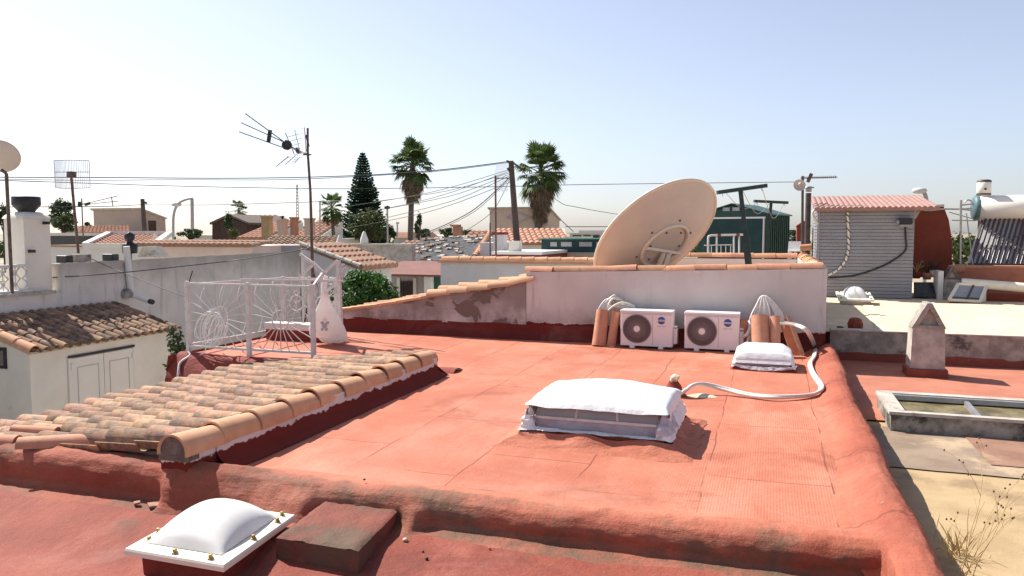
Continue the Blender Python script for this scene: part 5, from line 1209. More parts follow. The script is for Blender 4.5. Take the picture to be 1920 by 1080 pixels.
# pots with dead plants in front of it
rg = random.Random(17)
for k, (x, y, lab, mt2) in enumerate(((1718, 522, 'pot of dead twigs at the shed corner before the brown red wall', 'rust_wall'), (1738, 524, 'pot with withered brown plant in the middle before the brown red wall', 'tile'), (1752, 520, 'white pot under the right side of the brown red wall', 'white_plastic'))):
    q = P(x, y, Y=20.4); t = thing('plant_pot', q, lab, 'plant pot', 'pots before the brown red wall')
    b = MB(); b.lathe(q, [(.001, 0), (.08, 0), (.11, .16), (.095, .16), (.09, .13), (.001, .13)], 12); b.build('pot', mt2, t)
    b = MB()
    for j in range(14): w = rg.uniform(0, 6.28); b.tube([q + V((0, 0, .12)), q + V((.05 * math.cos(w), .05 * math.sin(w), .25)), q + V((.16 * math.cos(w), .14 * math.sin(w), rg.uniform(.25, .45)))], .007, 4)
    b.build('twigs', 'bark' if k else 'straw', t)
b = MB(); b.hexa([P(1713, 556, Y=19.5), P(1756, 556, Y=19.5), P(1756, 552, Y=20.2) , P(1713, 552, Y=20.2)], [P(1713, 532, Y=19.7), P(1738, 529, Y=19.7), P(1750, 529, Y=20.1), P(1713, 529, Y=20.1)])
single(b, 'folded_tarpaulin', 'tarp', P(1730, 555, Y=19), 'folded blue grey tarpaulin lying between the shed and mossy chimney', 'tarpaulin')
# red low wall, mossy chimney, pipe, tilted rooflight
b = MB(); p, e = P(1795, 530, Y=20.0), P(2100, 530, Y=20.0); zt3 = P(1850, 502, Y=20.0).z
b.box(p.x, e.x, 20.0, 20.25, .2, zt3); t = thing('red_parapet', (p.x, 20.1, .2), 'low worn red parapet with tile edge under the solar heater', 'wall'); b.build('wall', 'red_old', t)
b = MB(); b.box(p.x - .02, e.x, 19.98, 20.27, zt3, zt3 + .05); b.build('capping', 'tile', t)
qx0, qx1 = P(1770, 540, Y=19.4).x, P(1800, 540, Y=19.4).x
gable_chimney(qx0, qx1, 19.4, 19.8, .2, P(1785, 524, Y=19.4).z, P(1783, 501, Y=19.4).z, 'mossy pointed chimney on the cream roof behind the tilted rooflight', 'concrete_dark', 'mortar', False)
b = MB(); b.box(qx0 - .13, qx0 - .025, 19.35, 19.9, .2, P(1760, 508, Y=19.4).z); single(b, 'white_pier', 'white_wall', (qx0 - .1, 19.6, .2), 'narrow white pier on the left of the mossy pointed chimney', 'pier')
b = MB(); b.tube([P(1803, 530, Y=19.1), P(1870, 535, Y=19.05), P(2080, 553, Y=19.0)], .10, 12); single(b, 'white_duct', 'flange', P(1803, 530, Y=19.1), 'thick cream duct running right from the mossy pointed chimney', 'duct')
b = MB(); p, e = P(1835, 550, Y=19.3), P(2090, 558, Y=19.3); b.box(p.x, e.x, 19.25, 19.5, .2, .36); single(b, 'timber_beam', 'rust_wall', p, 'brown timber beam under the cream duct', 'beam')
tl = [P(1780, 563, Y=18.55), P(1838, 566, Y=18.55), P(1850, 536, Y=19.0), P(1797, 533, Y=19.0)]
tw_ = thing('tilted_rooflight', (tl[0].x, 18.7, .2), 'small tilted glass rooflight in cream frame with central bar', 'skylight', 'skylights on the roofs')
b = MB(); b.prism([V((p.x, p.y, .2)) for p in tl], (0, 0, .02)); b.hexa([V((p.x, p.y, .2)) for p in tl], [p - V((0, 0, .03)) for p in tl]); b.build('kerb', 'flange', tw_)
b = MB(); b.add([p + V((0, 0, .004)) for p in tl], [(0, 1, 2, 3)]); b.build('glass', 'glass', tw_)
b = MB()
for k in range(4): b.bar(tl[k] + V((0, 0, .01)), tl[(k + 1) % 4] + V((0, 0, .01)), .06, .05)
b.build('frame', 'flange', tw_); b = MB(); b.bar(tl[0].lerp(tl[1], .55) + V((0, 0, .012)), tl[3].lerp(tl[2], .55) + V((0, 0, .012)), .03, .03); b.bar(tl[0].lerp(tl[3], .16) + V((0, 0, .012)), tl[1].lerp(tl[2], .16) + V((0, 0, .012)), .03, .03); b.build('glazing_bar', 'dark_metal', tw_)
# ------------------------------------------------------------------ solar water heater
HYY = 20.7
sh_ = thing('solar_heater', P(1860, 500, Y=HYY), 'solar water heater with white tank above dark vacuum tubes', 'solar heater')
k0 = P(1832, 390, Y=21.4); rad = .30
b = MB(); b.lathe((k0.x, 21.4, k0.z), [(.001, 0), (rad, 0), (rad, 2.3), (.001, 2.3)], 28, (1, 0, 0)); b.build('tank', 'tank', sh_)
b = MB(); b.lathe((k0.x, 21.4, k0.z), [(rad + .004, .02), (rad + .008, -.05), (rad * .8, -.10), (.001, -.11)], 28, (1, 0, 0)); b.build('tank_cap', 'tank_cap', sh_)
e0 = P(1844, 372, Y=21.4); b = MB(); b.lathe((e0.x, 21.4, k0.z + rad - .02), [(.10, 0), (.155, .04), (.155, .36), (.10, .39), (.001, .395)], 18); ex = b.build('expansion_vessel', 'tank', sh_)
b = MB(); zv = k0.z + rad - .02; b.lathe((e0.x, 21.4, zv), [(.158, .335), (.158, .375), (.11, .4)], 18); b.lathe((e0.x, 21.4, zv), [(.158, .03), (.158, .07)], 18); b.lathe((e0.x, 21.24, zv + .17), [(.03, 0), (.001, .006)], 10, (0, -1, 0)); b.build('vessel_band', 'dark_metal', ex)
b = MB()
for k in range(22):
    top = V((k0.x + .18 + k * .1, 21.3, k0.z - rad * .75)); bot = P(1822, 494, Y=20.55) + V((k * .1, 0, 0)); b.tube([bot, top], .027, 8)
b.build('vacuum_tubes', 'solar', sh_)
b = MB(); l0 = P(1815, 497, Y=20.52); b.bar(l0, l0 + V((2.3, 0, 0)), .06, .09); b.build('tube_rail', 'dark_metal', sh_)
b = MB(); b.add([V((k0.x + .1, 21.42, k0.z - rad)), V((k0.x + 2.2, 21.42, k0.z - rad)), l0 + V((2.3, .15, 0)), l0 + V((0, .15, 0))], [(0, 1, 2, 3)]); b.build('bright_gap_sheet', 'white_plastic', sh_)  # sheet made white to imitate bright light showing between the tubes
b = MB()
for x in (.08, 1.0, 2.1): b.bar((k0.x + x, 21.25, k0.z - rad), l0 + V((x - .02, 0, -.03)), .04, .04); b.bar((k0.x + x, 21.5, k0.z - .2), (k0.x + x, 21.7, .2), .04, .04)
b.bar((k0.x + .0, 21.15, k0.z - .35), l0 + V((1.2, .02, .3)), .02, .02); b.bar((k0.x + 1.2, 21.1, k0.z - .5), l0 + V((.1, -.02, .25)), .02, .02); b.build('frame', 'dark_metal', sh_)
b = MB(); pz = P(1802, 500, Y=20.3); b.tube([(pz.x, 20.3, .2), P(1802, 375, Y=20.3)], .025, 7); b.tube([P(1800, 385, Y=20.3), P(1826, 382, Y=20.4)], .02, 6); b.tube([P(1800, 392, Y=20.3), P(1826, 395, Y=20.4)], .02, 6); b.tube(spline([P(1808, 380, Y=20.3), P(1815, 375, Y=20.3), P(1822, 378, Y=20.4), P(1826, 386, Y=20.4)], 5), .018, 6); b.tube([P(1812, 400, Y=20.3), P(1824, 500, Y=20.2)], .014, 5)
b.build('pipework', 'grey_metal', sh_)
b = MB(); b.tube([P(1779, 505, Y=20), P(1808, 503, Y=20)], .10, 10); single(b, 'clay_pipe', 'tile', P(1779, 505, Y=20), 'terracotta pipe lying under the post left of the solar heater', 'pipe')
bq = P(1800, 445, Y=34); yb = thing('olive_bush', (bq.x, 34, -2.5), 'yellow green bush seen between the brown red wall and solar heater', 'bush')
b = MB(); leaves(b, (bq.x, 34, 1.0), (1.0, .9, .75), 900, .1, random.Random(3), .4); b.build('crown', 'leaf_olive', yb); b = MB(); b.tube([(bq.x, 34, -2.5), (bq.x, 34, .8)], .1, 6); b.build('trunk', 'bark', yb)

# ------------------------------------------------------------------ green metal shed and white rail in front
gsx = P(1438, 440, D=21.3); ang = R(-17)
ru = V((math.cos(ang), math.sin(ang), 0)); rb = V((-math.sin(ang), math.cos(ang), 0))
gs = thing('green_shed', (gsx.x, gsx.y, .3), 'dark green sheet metal shed with white door frame and gable vents', 'shed')
zE, zA = P(1438, 401, D=21.3).z, P(1371, 384, D=21.3).z; Wd, Ln = 2.0, 2.1
def L_(a, d, z): return V((gsx.x, gsx.y, z)) - ru * a + rb * d
b = MB(); b.prism([L_(0, 0, .3), L_(Wd, 0, .3), L_(Wd, 0, zE), L_(Wd / 2, 0, zA), L_(0, 0, zE)], rb * Ln)
for k in range(11): b.bar(L_(-.012, .1 + k * .19, .3), L_(-.012, .1 + k * .19, zE - .02), .05, .03, rb)
b.build('wall', 'green_shed', gs)
b = MB()
for a in (0, 1):
    e = L_(-.07, -.06, zE - .03) if a == 0 else L_(Wd + .07, -.06, zE - .03); ap = L_(Wd / 2, -.06, zA + .03)
    b.hexa([e, ap, ap + rb * (Ln + .12), e + rb * (Ln + .12)], [p + V((0, 0, .035)) for p in (e, ap, ap + rb * (Ln + .12), e + rb * (Ln + .12))])
b.build('roof', 'green_shed', gs)
zD = P(1400, 411, D=21.3).z
b = MB(); b.hexa([L_(.12, -.03, .3), L_(1.75, -.03, .3), L_(1.75, -.004, .3), L_(.12, -.004, .3)], [L_(.12, -.03, zD), L_(1.75, -.03, zD), L_(1.75, -.004, zD), L_(.12, -.004, zD)]); b.build('door', 'green_dark', gs)
b = MB(); b.bar(L_(.08, -.04, .3), L_(.08, -.04, zD + .02), .08, .03, ru); b.bar(L_(.04, -.04, zD + .045), L_(1.8, -.04, zD + .045), .03, .05); b.build('door_frame', 'white_plastic', gs)
for a in (.78, 1.06): b = MB(); b.bar(L_(a, -.02, (zE + zA) / 2 + .02), L_(a + .2, -.02, (zE + zA) / 2 + .02), .03, .10); b.build('vent', 'grey_metal', gs)
wr = thing('terrace_rail', P(1355, 480, D=19.5), 'white tubular rail with rusty joints in front of the green shed', 'railing')
def Wp(x, y): return P(x, y, D=19.5)
b = MB(); b.tube(spline([Wp(1328, 482), Wp(1328, 448), Wp(1331, 442), Wp(1340, 441)], 4) + [Wp(1398, 440)], .028, 7); b.tube([Wp(1320, 460), Wp(1372, 459)], .012, 5); b.build('top_rail', 'white_metal', wr)
for x in (1344, 1376, 1386): b = MB(); b.tube([Wp(x, 482), Wp(x, 441)], .022, 6); b.build('post', 'white_metal', wr)
b = MB()
for x in range(1334, 1372, 9): b.tube([Wp(x, 482), Wp(x, 459)], .010, 5)
b.build('bars', 'white_metal', wr)
for x in (1348, 1383): b = MB(); b.bar(Wp(x - 3, 441), Wp(x + 3, 441), .07, .07); b.build('joint', 'rust_wall', wr)
# ================================================================== the neighbourhood beyond
def wallbox(b, px0, px1, pyt, Y, depth, zb=-2.5):
    p, q = P(px0, pyt, Y=Y), P(px1, pyt, Y=Y); b.box(p.x, q.x, Y, Y + depth, zb, P((px0 + px1) / 2, pyt, Y=Y).z); return p, q
def slope(b, TL, TR, BL, Yb, Yf, pitch=.24, course=.45, amp=.06):
    A = P(*TL, Y=Yb); B = P(*TR, Y=Yb); B.z = A.z if abs(B.z - A.z) < .5 else B.z; C = P(*BL, Y=Yf); wavy_roof(b, A, B - A, C - A, pitch, amp, course)
    return A, B - A, C - A
# white gable house right of the grey wall
wg = thing('white_gable_house', (-11, 18, -2.5), 'white house with sunlit tiled lean-to roof behind the white iron gate', 'house')
rX, eX = P(564, 459, Y=17.5).x, P(672, 501, Y=17.5).x; rZ, eZ = P(564, 459, Y=17.5).z, P(672, 501, Y=17.5).z
b = MB(); b.prism([(rX, 17.5, -2.5), (eX - .05, 17.5, -2.5), (eX - .05, 17.5, eZ - .05), (rX, 17.5, rZ - .05)], (0, 1.9, 0)); b.build('wall', 'white_wall', wg)
b = MB(); wavy_roof(b, (rX, 17.45, rZ), (0, 2.0, 0), (eX - rX + .15, 0, eZ - rZ - .03), .24, .07, .36); b.build('tile_roof', 'tile_old', wg)
b = MB()
for k in range(7):
    p, q = V((rX, 17.42, rZ + .03)), V((eX + .1, 17.42, eZ + .02)); barrel(b, p.lerp(q, k / 7), p.lerp(q, (k + 1.05) / 7), .075, .085, n=6, th=.014)
b.build('verge_tiles', 'coping', wg)
# porch house with red sheet roof
ph = thing('porch_house', (-10, 21, -2.5), 'house with shaded porch, red sheet roof and dark barred door behind citrus tree', 'house')
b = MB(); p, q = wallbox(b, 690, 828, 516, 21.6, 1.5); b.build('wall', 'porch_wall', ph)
b = MB(); A, B = P(688, 513, Y=20.2), P(832, 510, Y=20.2); z = A.z; b.hexa([(A.x, 20.2, z - .06), (B.x, 20.2, z - .06), (B.x, 22.6, z + .22), (A.x, 22.6, z + .22)], [(A.x, 20.2, z), (B.x, 20.2, z), (B.x, 22.6, z + .30), (A.x, 22.6, z + .30)]); b.build('roof', 'porch_roof', ph)
b = MB(); p, q = P(751, 560, Y=21.58), P(774, 527, Y=21.58); b.box(p.x, q.x, 21.56, 21.598, -2.4, q.z); dd = b.build('door', 'brown_wall', ph)
b = MB()
for k in range(6): x = lerp(p.x, q.x, (k + .5) / 6); b.box(x - .015, x + .015, 21.54, 21.559, -1.5, q.z - .05)
b.build('door_bars', 'black', dd)
b = MB(); b.box(p.x - .12, p.x - .01, 21.57, 21.599, -2.4, q.z + .1); b.box(q.x + .01, q.x + .12, 21.57, 21.599, -2.4, q.z + .1); b.build('door_frame', 'white_wall', ph)
b = MB(); p, q = P(795, 530, Y=20.3), P(808, 530, Y=20.3); b.box(p.x, q.x, 20.3, 20.5, -2.5, z - .06); b.build('porch_post', 'white_wall', ph)
b = MB(); p, q = P(809, 530, Y=20.6), P(827, 530, Y=20.6); b.box(p.x, q.x, 20.6, 20.66, -2.3, z - .07); b.build('shutter', 'shutter', ph)
# plain white wall house with tile coping
cw = thing('coped_house', (-7, 19, -2.5), 'plain white blind wall with peach tile coping behind the peeling wall', 'house')
b = MB(); p, q = wallbox(b, 826, 1115, 494, 19.0, 3); b.build('wall', 'white_wall', cw); zc_ = P(970, 494, Y=19).z
b = MB(); b.box(p.x - .06, q.x, 18.93, 19.3, zc_, zc_ + .07)
for k in range(12): x = lerp(p.x, q.x, k / 12); barrel(b, (x, 19.12, zc_ + .06), (x + .5, 19.12, zc_ + .07), .10, .11, n=6)
b.build('coping', 'tile_pale', cw)
# tarpaulin covered roof
tp = thing('tarpaulin_roof_house', (-12, 27, -2.5), 'house whose roof is patched with grey tarpaulin weighted by loose tiles', 'house')
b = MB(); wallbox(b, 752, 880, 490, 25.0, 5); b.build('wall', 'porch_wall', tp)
A, B, C = P(792, 448, Y=28.5), P(918, 441, Y=28.5), P(748, 492, Y=24.8)
b = MB(); b.grid(lambda u, v: A + (B - A) * u + (C - A) * v + V((0, 0, .05 * nz((u * 9, v * 6, 1)) + .03 * nz((u * 30, v * 20, 1)))), 60, 40)
b.add([A - V((0, 0, .1)), B - V((0, 0, .1)), B + C - A - V((0, 0, .1)), C - V((0, 0, .1))], [(0, 1, 2, 3)]); b.build('tarpaulin', 'tarp', tp)
rg = random.Random(19)
for k in range(78):
    u, v = rg.random(), rg.random() ** 1.3; p = A + (B - A) * u + (C - A) * v + V((0, 0, .03)); d = V((rg.uniform(.15, .35), rg.uniform(-.2, .1), 0)); b = MB(); barrel(b, p, p + d, .045, .055, n=5); b.build('loose_tile', 'concrete' if k % 3 else 'tile_dark', tp)
for k in range(16): v = k / 16; p = A + (B - A) * 1.0 + (C - A) * v + V((0, 0, .08)); b = MB(); barrel(b, p, p + (C - A) / 15, .1, .12, n=5); b.build('verge_tile', 'tile_pale', tp)
b = MB(); slope(b, (760, 453), (800, 447), (703, 489), 28.5, 24.7); b.build('tile_roof', 'tile_old', tp)
b = MB(); p0 = P(918, 444, Y=28.6); p1 = P(888, 488, Y=25.0); b.prism([p0, p1, (p1.x, p1.y, -2.5), (p0.x, p0.y, -2.5)], (.12, 0, 0)); p2 = P(921, 480, Y=25.0); b.box(p1.x + .13, p2.x, 25.3, 28.5, -2.5, P(905, 455, Y=25.3).z); b.build('gable_wall', 'white_wall', tp)
# white chimney blocks and red band
wb = thing('white_chimney', P(935, 470, Y=23), 'square white chimney with red base behind the grid aerial pole', 'chimney', 'chimneys')
b = MB(); p, q = P(925, 470, Y=23), P(944, 440, Y=23); b.box(p.x, q.x, 23, 23.35, -1, q.z); b.build('stack', 'white_wall', wb)
b = MB(); b.box(p.x - .03, q.x + .03, 22.97, 23.38, q.z, q.z + .08); b.build('cap', 'rust_wall', wb)
rbh = thing('red_band_house', P(970, 480, Y=22), 'low flat roof with white edge and dark red band below the leaning pole', 'house')
b = MB(); wallbox(b, 922, 1016, 478, 22.0, 3); b.build('wall', 'rust_wall', rbh)
b = MB(); p, q = P(922, 477, Y=21.96), P(1016, 472, Y=21.96); b.box(p.x, q.x, 21.95, 25.05, p.z, q.z); b.build('roof_edge', 'white_wall', rbh)
b = MB(); p = P(963, 472, Y=22.3); b.box(p.x - .12, p.x + .2, 22.2, 22.5, p.z, P(965, 452, Y=22.3).z); b.build('chimney', 'cream_wall', rbh)
# green glazed lean-to
gl_ = thing('glazed_hut', P(1070, 470, Y=25), 'dark green hut with a band of pale windows left of the big dish', 'hut')
b = MB(); wallbox(b, 1015, 1190, 473, 25, 3); b.build('base_wall', 'beige_wall', gl_)
b = MB(); p, q = P(1015, 474, Y=24.96), P(1190, 449, Y=24.96); zz0, zz1 = P(1100, 473, Y=24.96).z + .001, P(1100, 450, Y=24.96).z; b.box(p.x, q.x, 24.96, 27.9, zz0, zz1); b.build('body', 'green_dark', gl_)
b = MB(); b.box(p.x - .05, q.x + .05, 24.88, 28, zz1, zz1 + .05); b.build('roof', 'shutter', gl_)
for x0, x1 in ((1032, 1044), (1052, 1072), (1086, 1110), (1118, 1132), (1140, 1160)):
    a, c = P(x0, 461, Y=24.94), P(x1, 455, Y=24.94); b = MB(); b.box(a.x, c.x, 24.935, 24.955, a.z - .02, c.z + .02); b.build('window', 'grey_metal', gl_)
# house with diamond emblem
dh = thing('diamond_house', P(980, 440, Y=46), 'tall beige gable house with a raised diamond outline and orange roof', 'house')
b = MB(); p, q = P(918, 391, Y=46), P(1028, 390, Y=46); r = P(1049, 407, X=q.x + .001); zt4 = P(975, 391, Y=46).z
dep = max(2, P(1049, 437, X=q.x).y - 46)
b.hexa([(p.x, 46, -2.5), (q.x, 46, -2.5), (q.x, 46 + dep, -2.5), (p.x, 46 + dep, -2.5)], [(p.x, 46, zt4), (q.x, 46, zt4), (q.x, 46 + dep, zt4 - .75), (p.x, 46 + dep, zt4 - .75)]); b.build('wall', 'beige_wall', dh)
b = MB(); b.hexa([(p.x - .1, 45.9, zt4 + .003), (q.x + .12, 45.9, zt4 + .003), (q.x + .12, 46 + dep, zt4 - .74), (p.x - .1, 46 + dep, zt4 - .74)], [(p.x - .1, 45.9, zt4 + .10), (q.x + .12, 45.9, zt4 + .10), (q.x + .12, 46 + dep, zt4 - .64), (p.x - .1, 46 + dep, zt4 - .64)]); b.build('roof', 'concrete', dh)
b = MB(); dm_ = [P(950, 407, Y=45.97), P(973, 399, Y=45.97), P(994, 407, Y=45.97), P(973, 418, Y=45.97)]
for k in range(4): b.bar(dm_[k], dm_[(k + 1) % 4], .05, .10, (0, 1, 0))
b.build('diamond_emblem', 'porch_wall', dh)
oh = thing('orange_roof_house', P(1000, 460, Y=40), 'cream house with bright orange tile roof in front of the diamond house', 'house')
b = MB(); slope(b, (930, 430), (1053, 428), (938, 457), 43.5, 40, .32, .6, .09); b.build('tile_roof', 'tile_far', oh)
b = MB(); wallbox(b, 938, 1058, 457, 40.2, 4); b.build('wall', 'cream_wall', oh)
b = MB(); a, c = P(1053, 428, Y=43.4), P(1057, 458, Y=40); b.prism([a, (a.x, a.y, -2), (c.x, c.y, -2), c], (.2, 0, 0)); b.build('gable_wall', 'beige_wall', oh)
b = MB(); wallbox(b, 1056, 1090, 444, 44, 3); single(b, 'cream_shed', 'cream_wall', P(1070, 444, Y=44), 'low cream outbuilding right of the orange roof', 'shed')
for k, (x0, x1, yt, Y, lab, mt2) in enumerate(((1068, 1130, 438, 80, 'pale flat house with dark openings far left of the big dish', 'pale_far'), (1085, 1200, 432, 130, 'very distant pale block on the horizon behind the big dish', 'pale_far'))):
    t = thing('far_house', P((x0 + x1) / 2, yt, Y=Y), lab, 'house', 'far pale houses')
    b = MB(); p, q = wallbox(b, x0, x1, yt, Y, 5); b.build('wall', mt2, t)
    if k == 0:
        for a, c in ((1074, 1090), (1094, 1108), (1112, 1124)): b = MB(); u, v = P(a, 446, Y=Y), P(c, 441, Y=Y); b.box(u.x, v.x, Y - .06, Y - .004, u.z, v.z); b.build('window', 'window', t)
        b = MB(); u, v = P(1066, 440, Y=Y), P(1132, 436.5, Y=Y); b.box(u.x, v.x, Y - .5, Y + 5.2, u.z + .12, v.z); b.build('roof', 'white_wall', t)
bc = thing('brick_chimney', P(855, 440, Y=38), 'orange brick chimney among bushes behind the tarpaulin roof', 'chimney', 'chimneys')
b = MB(); p, q = P(849, 445, Y=38), P(861, 425, Y=38); b.box(p.x, q.x, 38, 38.5, -1, q.z); b.build('stack', 'tile_far', bc); b = MB(); p, q = P(845, 426, Y=38), P(862, 421, Y=38); b.box(p.x, q.x - .15, 37.93, 38.57, P(855, 425, Y=38).z + .002, q.z); b.build('cap', 'tile_far', bc)
o2 = thing('orange_roof_house', P(890, 440, Y=33), 'small stretch of orange tile roof right of the brick chimney', 'house')
b = MB(); slope(b, (882, 434), (925, 433), (870, 446), 35, 33, .3, .6, .08); b.build('tile_roof', 'tile_far', o2); b = MB(); wallbox(b, 872, 922, 446, 33.1, 2); b.build('wall', 'cream_wall', o2)

# left side houses
bh = thing('beige_house', P(220, 430, Y=46), 'beige rendered house with sunny gable and brown door on the far left', 'house')
p, q = P(175, 395, Y=46), P(264, 392, Y=46); zt5 = (p.z + q.z) / 2; yb5 = P(311, 437, X=q.x).y; zb5 = P(311, 411, X=q.x).z
b = MB(); b.hexa([(p.x, 46, -2.5), (q.x, 46, -2.5), (q.x, yb5, -2.5), (p.x, yb5, -2.5)], [(p.x, 46, zt5), (q.x, 46, zt5), (q.x, yb5, zb5), (p.x, yb5, zb5)]); b.build('wall', 'beige_wall', bh)
b = MB(); b.hexa([(p.x - .15, 45.85, zt5 + .003), (q.x + .15, 45.85, zt5 + .003), (q.x + .15, yb5, zb5 + .003), (p.x - .15, yb5, zb5 + .003)], [(p.x - .15, 45.85, zt5 + .14), (q.x + .15, 45.85, zt5 + .14), (q.x + .15, yb5, zb5 + .12), (p.x - .15, yb5, zb5 + .12)]); b.build('roof', 'coping', bh)
b = MB(); a, c = P(279, 437, X=q.x + .02), P(292, 414, X=q.x + .02); b.box(q.x + .005, q.x + .05, a.y, c.y, a.z - .5, c.z); b.build('door', 'brown_wall', bh)
lo_ = thing('orange_roof_house', P(190, 432, Y=40), 'low orange roof in front of the beige house', 'house')
b = MB(); slope(b, (150, 425), (243, 424), (143, 437), 44, 40, .32, .6, .09); b.build('tile_roof', 'tile_far', lo_); b = MB(); wallbox(b, 143, 236, 438, 40.2, 3); b.build('wall', 'cream_wall', lo_)
we = thing('white_edged_house', P(240, 460, Y=25), 'house with tiled roof in thick white edging behind the grey wall', 'house')
b = MB(); A, al, dn = slope(b, (205, 441), (318, 439), (160, 463), 29, 25, .26, .5, .07); b.build('tile_roof', 'tile_far', we)
b = MB(); b.bar(A + V((0, 0, .08)), A + dn + V((0, 0, .08)), .25, .2); b.bar(A + V((0, 0, .1)), A + al + V((0, 0, .1)), .25, .2); b.bar(A + al + V((0, 0, .08)), A + al + dn + V((0, 0, .08)), .25, .2); b.bar(A + dn + V((0, 0, .05)), A + dn + al + V((0, 0, .05)), .2, .2); b.build('white_edging', 'white_wall', we)
b = MB(); wallbox(b, 158, 275, 464, 25.0, 3); b.build('wall', 'white_wall', we)
fr2 = thing('flat_roof_house', P(125, 455, Y=30), 'flat lilac grey roof between white chimney and mesh aerial pole', 'house')
b = MB(); p, q = P(80, 462, Y=27), P(178, 462, Y=27); b.box(p.x, q.x, 27, 36, -2.5, p.z); b.build('wall', 'white_wall', fr2); b = MB(); b.box(p.x - .1, q.x + .1, 26.9, 36.1, p.z, p.z + .06); b.build('roof', 'mortar_pale' if False else 'pink_patch', fr2)
lh = thing('long_low_house', P(130, 442, Y=40), 'long low cream building with shade-coloured dark wall left of mesh aerial', 'house')
b = MB(); wallbox(b, 60, 170, 438.5, 39, 5); b.build('wall', 'window', lh); b = MB(); p, q = P(60, 442, Y=38.8), P(170, 438, Y=38.8); b.box(p.x, q.x, 38.7, 44, p.z, q.z + .05); b.build('roof', 'cream_wall', lh)  # near-black wall colour imitates the shade under the roof edge
pk = thing('pink_wall_house', P(380, 470, Y=23), 'house with pale pink blank wall and tiled edge above the grey wall', 'house')
b = MB(); p, q = wallbox(b, 288, 472, 461, 22.5, 4); b.build('wall', 'pink_wall', pk)
b = MB(); wavy_roof(b, (p.x - 1.2, 23.6, P(360, 452, Y=23.6).z), (q.x - p.x + 1.25, 0, 0), (0, -1.2, P(360, 460, Y=22.4).z - P(360, 452, Y=23.6).z), .24, .06, .5); b.build('tile_roof', 'tile_old', pk)
b = MB(); a = P(258, 482, Y=20.5); c = P(293, 482, Y=20.5); m_ = P(272, 462, Y=20.5); b.prism([a, c, m_ + V((.1, 0, 0)), m_ - V((.1, 0, 0))], (0, .6, 0)); single(b, 'roof_vent', 'concrete', a, 'triangular concrete roof vent in front of the pink wall', 'vent')
ts = thing('brown_tile_house', P(540, 460, Y=25), 'house with brownish tile roof and grey parapet left of the aerial mast', 'house')
b = MB(); slope(b, (507, 444), (632, 441), (472, 472), 29, 25, .26, .5, .07); b.build('tile_roof', 'tile_dark', ts)
b = MB(); wallbox(b, 472, 600, 473, 25.1, 4); b.build('wall', 'white_wall', ts); b = MB(); wallbox(b, 503, 566, 460, 24.2, .4); b.build('parapet', 'slat_greyed', ts)
# orange roofs with chimneys
for (TL, TR, BL, Yb, Yf, lab) in (((520, 415), (566, 414), (443, 447), 46, 40, 'orange hipped roof with two chimneys left of the mast'), ((598, 414), (640, 413), (545, 445), 45, 39, 'orange roof slope right behind the aerial mast')):
    t = thing('orange_roof_house', P(*BL, Y=Yf), lab, 'house'); b = MB(); A, al, dn = slope(b, TL, TR, BL, Yb, Yf, .32, .6, .09); b.build('tile_roof', 'tile_far', t)
    b = MB(); c = A + dn; b.box(c.x, c.x + al.x, Yf + .1, Yb - .1, -2.5, c.z - .08); b.prism([A + al - V((0, 0, .07)), (A + al + dn) - V((0, 0, .07)), V(((A + al + dn).x, (A + al + dn).y, -2.5)), V(((A + al).x, (A + al).y, -2.5))], (.1, 0, 0)); b.build('wall', 'cream_wall', t)
for x, yt, yb_, w, mt2, lab, cowl in ((497, 405, 442, 13, 'yellow_floor', 'ochre and brick chimney on the orange roof', 0), (526, 411, 440, 12, 'beige_wall', 'beige chimney with small black cowl on the orange roof', 1), (548, 407, 418, 8, 'tile_far', 'short orange chimney on the ridge left of the mast', 0), (577, 409, 440, 12, 'beige_wall', 'beige chimney partly behind the aerial mast', 0)):
    Y = 38.8; t = thing('roof_chimney', P(x, yb_, Y=Y), lab, 'chimney', 'chimneys'); b = MB(); p, q = P(x - w / 2, yb_, Y=Y), P(x + w / 2, yt + 3, Y=Y); b.box(p.x, q.x, Y, Y + .4, p.z - 1, q.z); b.build('stack', mt2, t)
    b = MB(); b.box(p.x - .04, q.x + .04, Y - .04, Y + .44, q.z, P(x, yt, Y=Y).z); b.build('cap', mt2, t)
    if cowl: b = MB(); z = P(x, yt, Y=Y).z; b.lathe(((p.x + q.x) / 2, Y + .2, z), [(.06, 0), (.06, .1), (.12, .11), (.12, .18), (.001, .22)], 10); b.build('cowl', 'black', t)
db = thing('brown_gable_house', P(440, 440, Y=48), 'dark brown timber gable house among trees on the left', 'house')
b = MB(); fy = 48; b.prism([P(398, 470, Y=fy), P(398, 419, Y=fy), P(428, 407, Y=fy), P(462, 420, Y=fy), P(462, 470, Y=fy)], (0, 6, 0)); b.build('wall', 'brown_wall', db)
b = MB(); a, m_, c = P(393, 421, Y=fy - .2), P(428, 405, Y=fy - .2), P(466, 421, Y=fy - .2)
for s0, s1 in ((a, m_), (m_, c)): b.hexa([s0, s1, s1 + V((0, 6.4, 0)), s0 + V((0, 6.4, 0))], [v + V((0, 0, .15)) for v in (s0, s1, s1 + V((0, 6.4, 0)), s0 + V((0, 6.4, 0)))])
b.build('roof', 'mortar', db)
b2 = thing('brown_roof_house', P(480, 430, Y=52), 'house with dull brown roof joined behind the brown gable', 'house')
b = MB(); slope(b, (430, 405), (520, 408), (440, 425), 58, 52, .5, 1, .1); b.build('roof', 'mortar', b2); b = MB(); wallbox(b, 440, 530, 424, 52.1, 4); b.build('wall', 'beige_wall', b2)
dwl = thing('grey_yard_wall', P(700, 465, Y=24), 'dull brown yard wall with pale coping below the round shrub', 'wall')
